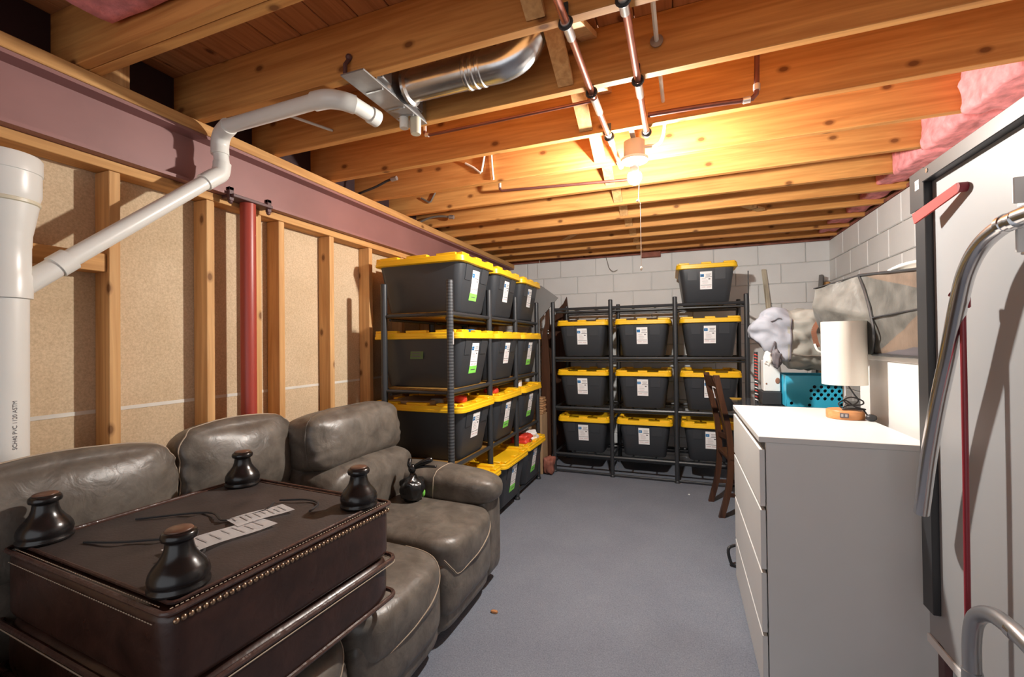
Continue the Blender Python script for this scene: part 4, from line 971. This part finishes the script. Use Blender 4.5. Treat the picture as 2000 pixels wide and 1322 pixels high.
g = G(); g.tube([b_-Vector((0.006, 0, 0)), b_+Vector((0.018, 0, 0))], 0.014, 12); g.obj('latch_pivot', M_REDROD, PT, smooth=True)
pts = bez([(0.69, 0.55, 1.60), (0.69, 0.95, 1.615), (0.69, 1.19, 1.629), (0.69, 1.312, 1.628), (0.69, 1.411, 1.600), (0.69, 1.479, 1.540), (0.69, 1.522, 1.451), (0.69, 1.575, 1.313), (0.69, 1.636, 1.163), (0.69, 1.691, 1.001), (0.69, 1.738, 0.828)], 6)
G().tube(pts, 0.0195, 18).obj('bent_leg_tube', M_CHROME, PT, smooth=True)
g = G()
for k in range(6, len(pts)-1):
    for f in (0.0, 0.5):
        p = pts[k].lerp(pts[k+1], f); q = p + (pts[k+1]-pts[k]).normalized()*0.006
        if p.z < 1.50: g.tube([p+Vector((-0.0, 0.016, 0.004)), q+Vector((-0.0, 0.016, 0.004))], 0.0085, 8)
g.obj('slotted_spine', M_TUBEGREY, PT, smooth=True)
for y in (1.33, 1.292):
    g = G(); g.tube([(0.69, y+0.007, 1.6265), (0.69, y-0.007, 1.6275)], 0.0215, 18); g.obj('tube_collar', M_CHROME, PT, smooth=True)
for z, y in ((1.705, 1.385), (1.592, 1.378)):
    g = G(); g.box(0.748, 0.757, y-0.035, y+0.018, z-0.03, z+0.03, 0.002); g.box(0.715, 0.757, y-0.035, y-0.028, z-0.03, z+0.03, 0.002)
    br = g.obj('bracket', M_WHITEEDGE, PT); G().tube([(0.752, y+0.002, z), (0.742, y+0.002, z)], 0.009, 10).obj('bracket_bolt', M_BLACKFRAME, br, smooth=True)
pts = bez([(0.68, 1.472, 0.01), (0.68, 1.472, 0.30), (0.68, 1.472, 0.506), (0.68, 1.471, 0.600), (0.68, 1.452, 0.666), (0.68, 1.400, 0.708), (0.68, 1.335, 0.720), (0.68, 1.24, 0.714), (0.68, 0.9, 0.67)], 7)
G().tube(pts, 0.0185, 18).obj('lower_leg_tube', M_TUBEGREY, PT, smooth=True)
g = G(); g.tube([(0.68, 1.472, 0.525), (0.68, 1.472, 0.49)], 0.0205, 16); g.box(0.675, 0.685, 1.44, 1.472, 0.50, 0.52, 0.002); g.obj('tube_clamp', M_TUBEGREY, PT, smooth=True)
G().tube([(0.68, 1.318, 0.719), (0.68, 1.300, 0.718)], 0.0195, 16).obj('tube_collar', M_CHROME, PT, smooth=True)
G().tube([(0.70, 1.522, 1.46), (0.70, 1.524, 1.044), (0.70, 1.532, 0.45)], 0.0068, 10).obj('push_rod', M_REDROD, PT, smooth=True, label='maroon locking rod')
g = G(); g.box(0.690, 0.712, 1.508, 1.536, 1.448, 1.478, 0.003); g.tube([(0.70, 1.532, 1.478), (0.685, 1.545, 1.49)], 0.008, 8); g.obj('rod_clip', M_REDROD, PT)
for y in (1.80, 0.2):
    g = G(); g.box(0.757, 0.777, y-0.02, y+0.02, 0.06, 0.40, 0.002); g.obj('stand_leg', M_STEELDK, PT)
G().box(0.745, 0.789, 0.1, 1.84, 0.045, 0.085, 0.003).obj('stand_bar', M_REDROD, PT)
for y in (1.78, 0.2): G().lathe([(0.02, -0.01), (0.024, -0.006), (0.024, 0.006), (0.02, 0.01)], (0.767, y, 0.024), 16, Matrix.Rotation(math.pi/2, 3, 'Y')).obj('castor', M_BLACKFRAME, PT, smooth=True)
# ------------------------------------------------------------------ white cabinet behind the chest
WC = thing('white_cabinet', (1.1, 2.37, 0), 'tall plain white cabinet carrying the silver grey fabric bag', 'cabinet')
G().box(0.865, 1.40, 1.99, 2.74, 0.0, 1.27, 0.002).obj('body', M_WHITE, WC)
G().box(0.852, 0.864, 1.985, 2.745, 0.05, 1.27, 0.002).obj('door', M_WHITE, WC)
G().box(0.846, 1.41, 1.975, 2.755, 1.2705, 1.294, 0.002).obj('top_panel', M_WHITEEDGE, WC)
# glass topped table behind the chest
GT = thing('glass_table', (0.88, 3.3, 0), 'black framed table with smoked glass top behind the white chest', 'table')
G().box(0.33, 1.40, 2.88, 3.62, 0.942, 0.950, 0.002).obj('glass_top', M_GLASS, GT)
for x in (0.62, 1.37):
    for y in (2.92, 3.58): G().box(x-0.02, x+0.02, y-0.02, y+0.02, 0, 0.9415, 0.003).obj('leg', M_BLACKFRAME, GT)
for y in (2.92, 3.58): G().box(0.641, 1.349, y-0.012, y+0.012, 0.905, 0.94, 0.002).obj('apron', M_BLACKFRAME, GT)
TT = 0.9505
# turquoise crate with round holes
CR = thing('plastic_crate', (0.76, 3.3, TT), 'turquoise plastic crate with round holes on the glass table beneath the grey bag', 'crate')
cu = bpy.data.curves.new('panel', 'CURVE'); cu.dimensions = '2D'; cu.fill_mode = 'BOTH'; cu.extrude = 0.003
def spl(pts):
    s = cu.splines.new('POLY'); s.points.add(len(pts)-1); s.use_cyclic_u = True
    for p, q in zip(s.points, pts): p.co = (q[0], q[1], 0, 1)
spl([(-0.150, 0), (0.150, 0), (0.158, 0.195), (-0.158, 0.195)])
hole = [(-0.125, 0.022), (-0.03, 0.013), (0.135, 0.022)]
for r_, (zz, off) in enumerate(((0.055, 0.0), (0.079, 0.017), (0.103, 0.0), (0.127, 0.017))):
    for k in range(5): hole.append((-0.022+off+0.036*k, zz))
for hx, hz in hole: spl([(hx+0.0095*math.cos(a*math.pi/8), hz+0.0105*math.sin(a*math.pi/8)) for a in range(16)])
o = bpy.data.objects.new('tmp', cu); COL.objects.link(o)
me = bpy.data.meshes.new_from_object(o.evaluated_get(bpy.context.evaluated_depsgraph_get())); bpy.data.objects.remove(o)
g = G(); g.bm.from_mesh(me)
for v_ in g.bm.verts: v_.co = Vector((0.762+v_.co.x, 3.188-0.09*v_.co.y+v_.co.z, TT+0.004+v_.co.y))
g.obj('front_panel', M_TURQ, CR)
g = G(); g.box(0.618, 0.906, 3.200, 3.42, TT+0.0005, TT+0.008, 0.002); g.box(0.606, 0.612, 3.185, 3.43, TT+0.004, TT+0.20, 0.002); g.box(0.912, 0.918, 3.185, 3.43, TT+0.004, TT+0.20, 0.002); g.box(0.606, 0.918, 3.425, 3.431, TT+0.004, TT+0.20, 0.002)
g.obj('shell', M_TURQ, CR)
G().box(0.63, 0.895, 3.215, 3.40, TT+0.0085, TT+0.17, 0.01).obj('contents', M_HOLE, CR, label='dark red contents seen through the holes')
G().box(0.490, 0.600, 3.27, 3.42, TT, TT+0.085, 0.004).obj('black_box', M_BLACKFRAME, label='low black box on the glass table left of the turquoise crate', cat='box')
WX = thing('white_box', (0.548, 3.34, TT+0.086), 'white box with brown spots standing on the low black box', 'box')
G().box(0.502, 0.598, 3.285, 3.41, TT+0.086, TT+0.285, 0.004).obj('body', M_WHITE, WX)
G().sphere((0.582, 3.284, TT+0.155), 0.017, 12, 8, (0.8, 0.12, 1.2)).obj('brown_patch', M_BROWNSTRAP, WX, smooth='all', label='brown rounded patch'); G().sphere((0.518, 3.284, TT+0.135), 0.005, 8, 6, (1, 0.3, 1.2)).obj('brown_dot', M_BROWNSTRAP, WX, smooth='all', label='small brown dot')
RO = thing('striped_tube', (0.470, 3.36, TT), 'upright dark tube with red and white stripes at the left end of the glass table', 'tube')
G().lathe([(0.012, TT), (0.012, TT+0.34)], (0.470, 3.36, 0), 14).obj('core', M_BLACKFRAME, RO, smooth=True)
for k in range(16):
    M = Matrix.Translation((0.470, 3.36, TT+0.02+0.02*k)) @ Matrix.Rotation(0.5, 4, 'Y')
    G().lathe([(0.0115, -0.003), (0.0135, -0.001), (0.0135, 0.002), (0.0115, 0.004)], (0, 0, 0), 14, M, True).obj('stripe', M_RED if k > 7 else (M_RED if k % 2 else M_PAPER), RO, smooth=True)
# grey duffel bag slumped over crate and boxes
DB = thing('duffel_bag', (0.60, 3.15, 1.16), 'slumped grey cloth duffel bag lying over the turquoise crate', 'bag')
def duff(q):
    p = 3.6; m = max(abs(t) for t in q); n = (abs(q.x)**p+abs(q.y)**p+abs(q.z)**p)**(1/p); u = q*(m/n)
    x = 0.625 + u.x*0.215; hz = 0.17 + 0.035*u.x
    zc = 1.365 - 0.01*u.x + (0.055 if u.x < -0.5 else 0.055*max(0, -u.x*2))*0.9
    if u.x < -0.35: hz *= 1-0.45*(-0.35-u.x)/0.65
    w = Vector((x, 3.20 + u.y*0.15, zc + u.z*hz))
    k = noise.noise(w*8)*0.034 + noise.noise(w*21+Vector((3, 0, 0)))*0.014 + 0.009*math.sin(w.z*60+w.x*30+noise.noise(w*7)*5)*(abs(u.y) > 0.4)
    d = w-Vector((0.625, 3.20, zc)); w += d.normalized()*k
    w.z = max(w.z, 1.158 if w.x > 0.60 else 1.242)
    return w
g = G().sbox(duff, 30)
for f in g.bm.faces: f.material_index = 1 if f.calc_center_median().x < 0.60 + 0.05*(f.calc_center_median().z-1.3) else 0
g.obj('cloth_body', [M_CLOTH, M_CLOTHB], DB, smooth='all')
def ons(fn, u, v): return fn(Vector((u, -1, v)))
for (path, r, m, nm) in (([(-0.02, 0.85), (-0.04, 0.3), (-0.06, -0.2), (-0.10, -0.9)], 0.005, M_DARKINK, 'zip_seam'), ([(-0.08, -0.45), (0.3, -0.50), (0.6, -0.52), (0.9, -0.5)], 0.004, M_CABLEG, 'pocket_seam'), ([(-0.6, 0.55), (-0.45, 0.7), (-0.3, 0.72)], 0.003, M_DARKINK, 'drawstring')):
    pts = [ons(duff, *p) + Vector((0, -0.003, 0)) for p in bez([(a_, b2, 0) for a_, b2 in path], 6) for p in [(p.x, p.y)]]
    G().tube(pts, r, 6).obj(nm, m, DB, smooth=True)
def strap(pts, w, m, name, par):
    g = G(); P = bez(pts, 6); t = Vector((0, 0.003, 0))
    for a, b2 in zip(P, P[1:]):
        d = (b2-a).normalized(); s = d.cross(Vector((0, 1, 0))); s.normalize(); g.poly([a-s*w, a+s*w, b2+s*w, b2-s*w], t)
    return g.obj(name, m, par)
strap([(0.756, 2.985, 1.515), (0.735, 2.975, 1.47), (0.712, 2.975, 1.42), (0.722, 2.985, 1.36), (0.732, 2.99, 1.325)], 0.013, M_BROWNSTRAP, 'handle_strap', DB)
strap([(0.740, 2.99, 1.46), (0.762, 2.99, 1.40), (0.775, 2.99, 1.32)], 0.008, M_BROWNSTRAP, 'handle_strap', DB)
G().tube(bez([(0.716, 2.985, 1.345), (0.728, 2.98, 1.31), (0.752, 2.98, 1.295), (0.785, 2.985, 1.31)], 5), 0.006, 6).obj('white_cord', M_CLOTHW, DB, smooth=True)
TY = thing('black_white_tag', (0.51, 3.02, 1.18), 'crumpled black and white tag dangling from the duffel bag', 'tag')
lumpw = lambda c, d, s: (lambda q: Vector(c) + Vector((q.normalized().x*d[0], q.normalized().y*d[1], q.normalized().z*d[2]))*(1+0.35*noise.noise(q.normalized()*2.2+Vector((s, 0, 0)))))
G().sbox(lumpw((0.487, 3.03, 1.258), (0.024, 0.016, 0.040), 2.0), 8).obj('white_part', M_CLOTHW, TY, smooth='all'); G().sbox(lumpw((0.532, 3.03, 1.255), (0.026, 0.018, 0.055), 5.0), 8).obj('black_part', M_DARKINK, TY, smooth='all')
G().tube([(0.50, 3.035, 1.29), (0.53, 3.05, 1.36)], 0.005, 6).obj('cord', M_DARKINK, TY)
# silver collapsible fabric bag on the cabinet
SB = thing('silver_bag', (1.0, 2.4, 1.295), 'large silver grey fabric bag with black piped edges on the white cabinet', 'bag')
PV = {'A': (0.81, 2.58, 1.674), 'A2': (0.81, 1.985, 1.615), 'C': (0.805, 2.434, 1.461), 'D': (0.815, 1.985, 1.475), 'D1': (0.812, 1.985, 1.54), 'E': (0.83, 2.494, 1.2965), 'F': (0.83, 1.985, 1.2965), 'F1': (0.82, 1.985, 1.345),
      'R1': (1.35, 1.985, 1.63), 'R2': (1.36, 2.62, 1.69), 'R3': (1.35, 1.985, 1.2965), 'R4': (1.36, 2.55, 1.2965),
      'K': (0.835, 2.75, 1.672), 'G': (0.676, 2.79, 1.640), 'G2': (0.655, 2.78, 1.545), 'H': (0.700, 2.74, 1.462), 'H2': (0.705, 2.76, 1.33), 'R5': (1.33, 2.85, 1.66), 'R6': (1.33, 2.84, 1.32), 'E2': (0.835, 2.76, 1.2965), 'B1': (0.74, 2.90, 1.60), 'B2': (0.74, 2.90, 1.36)}
FA = [('A', 'A2', 'D1', 2), ('A', 'D1', 'D', 0), ('A', 'D', 'C', 0), ('C', 'D', 'E', 0), ('D', 'F1', 'E', 2), ('F1', 'F', 'E', 3),
      ('A2', 'A', 'R2', 1), ('A2', 'R2', 'R1', 1), ('A2', 'R1', 'R3', 0), ('A2', 'R3', 'F', 0), ('R1', 'R2', 'R4', 0), ('R1', 'R4', 'R3', 0), ('F', 'R3', 'R4', 0), ('F', 'R4', 'E', 0),
      ('A', 'K', 'R2', 1), ('K', 'R5', 'R2', 1), ('A', 'G', 'K', 1), ('A', 'G2', 'G', 0), ('A', 'C', 'G2', 0), ('C', 'H', 'G2', 0), ('C', 'E', 'H', 0), ('E', 'H2', 'H', 0), ('E', 'E2', 'H2', 0), ('G', 'B1', 'K', 1), ('K', 'B1', 'R5', 0), ('G', 'G2', 'B1', 0), ('G2', 'H', 'B2', 0), ('G2', 'B2', 'B1', 0), ('H', 'H2', 'B2', 0), ('H2', 'E2', 'B2', 0), ('E2', 'R6', 'B2', 0), ('B1', 'B2', 'R6', 0), ('B1', 'R6', 'R5', 0), ('R5', 'R6', 'R4', 0), ('R2', 'R5', 'R4', 0), ('E', 'R4', 'E2', 0), ('E2', 'R4', 'R6', 0)]
g = G(); bv = {k: g.bm.verts.new(Vector(p)) for k, p in PV.items()}
for a, b2, c2, m in FA: f = g.bm.faces.new((bv[a], bv[b2], bv[c2])); f.material_index = m
bmesh.ops.subdivide_edges(g.bm, edges=g.bm.edges[:], cuts=7, use_grid_fill=True)
for v_ in g.bm.verts:
    k = noise.noise_vector(v_.co*13)*0.007 + noise.noise_vector(v_.co*30)*0.004
    if v_.co.z < 1.30: k.z = 0
    if v_.co.y < 2.0: k.y = 0
    v_.co += k
g.obj('fabric_shell', [M_CLOTHS, M_CLOTHW, M_CLOTHBR, M_DARKINK], SB, smooth=True)
for nm_, seq, r in (('piping', ['A', 'A2'], 0.006), ('piping', ['A', 'C', 'E'], 0.006), ('piping', ['C', 'D'], 0.0035), ('piping', ['E', 'F'], 0.006), ('piping', ['A', 'G'], 0.003)):
    P_ = [Vector(PV[k])-Vector((0.006, 0, -0.002)) for k in seq]
    if seq == ['A', 'C', 'E']: P_ = bez([P_[0], P_[0].lerp(P_[1], 0.5)+Vector((0, -0.02, 0)), P_[1]+Vector((0, -0.012, 0)), Vector((0.80, 2.40, 1.385)), P_[2]], 6)
    G().tube(P_, r, 6).obj(nm_, M_BLACKFRAME, SB, smooth=True)
def wl(q):
    u = q.normalized(); w = Vector((1.02+u.x*0.22, 2.22+u.y*0.24, 1.655+u.z*0.03)); return w + noise.noise_vector(w*12)*0.014
G().sbox(wl, 12).obj('white_liner', M_CLOTHW, SB, smooth='all', label='crumpled white liner bulging at the top')
G().sphere((0.847, 1.99, 1.284), 0.006, 10, 8).obj('rivet', M_CHROME, WC, smooth='all')
# sticks leaning in the back corner
def leaning(name, label, p0, p1, w, t, mat):
    p0, p1 = Vector(p0), Vector(p1); d = (p1-p0); L = d.length; q = d.to_track_quat('Z', 'Y').to_matrix().to_4x4()
    G().box(-w, w, -t, t, 0, L, 0.002, 1, Matrix.Translation(p0) @ q).obj(name, mat, label=label, cat='pole')
leaning('wooden_pole', 'pale beige strip leaning on the back wall right of the back rack', (1.0, 5.18, 0.01), (0.842, 5.385, 2.125), 0.022, 0.012, M_PVCRING)
leaning('metal_pole', 'dark grey metal rail leaning in the back right corner behind the bags', (1.13, 5.12, 0.01), (1.335, 5.28, 2.02), 0.016, 0.012, M_GREYBOARD)
leaning('metal_pole', 'slim black rail leaning in the back right corner behind the bags', (1.19, 5.14, 0.01), (1.360, 5.34, 2.02), 0.012, 0.012, M_BLACKFRAME)
leaning('wooden_pole', 'orange brown timber standing in the back right corner', (1.36, 5.33, 0.01), (1.385, 5.37, 1.955), 0.045, 0.018, W_PLATE)
G().tube([(0.600, 4.66, 0.0), (0.600, 4.66, 2.02)], 0.005, 8).obj('thin_rod', M_BLACKFRAME, label='thin black rod upright beside the right end of the back rack', cat='pole')
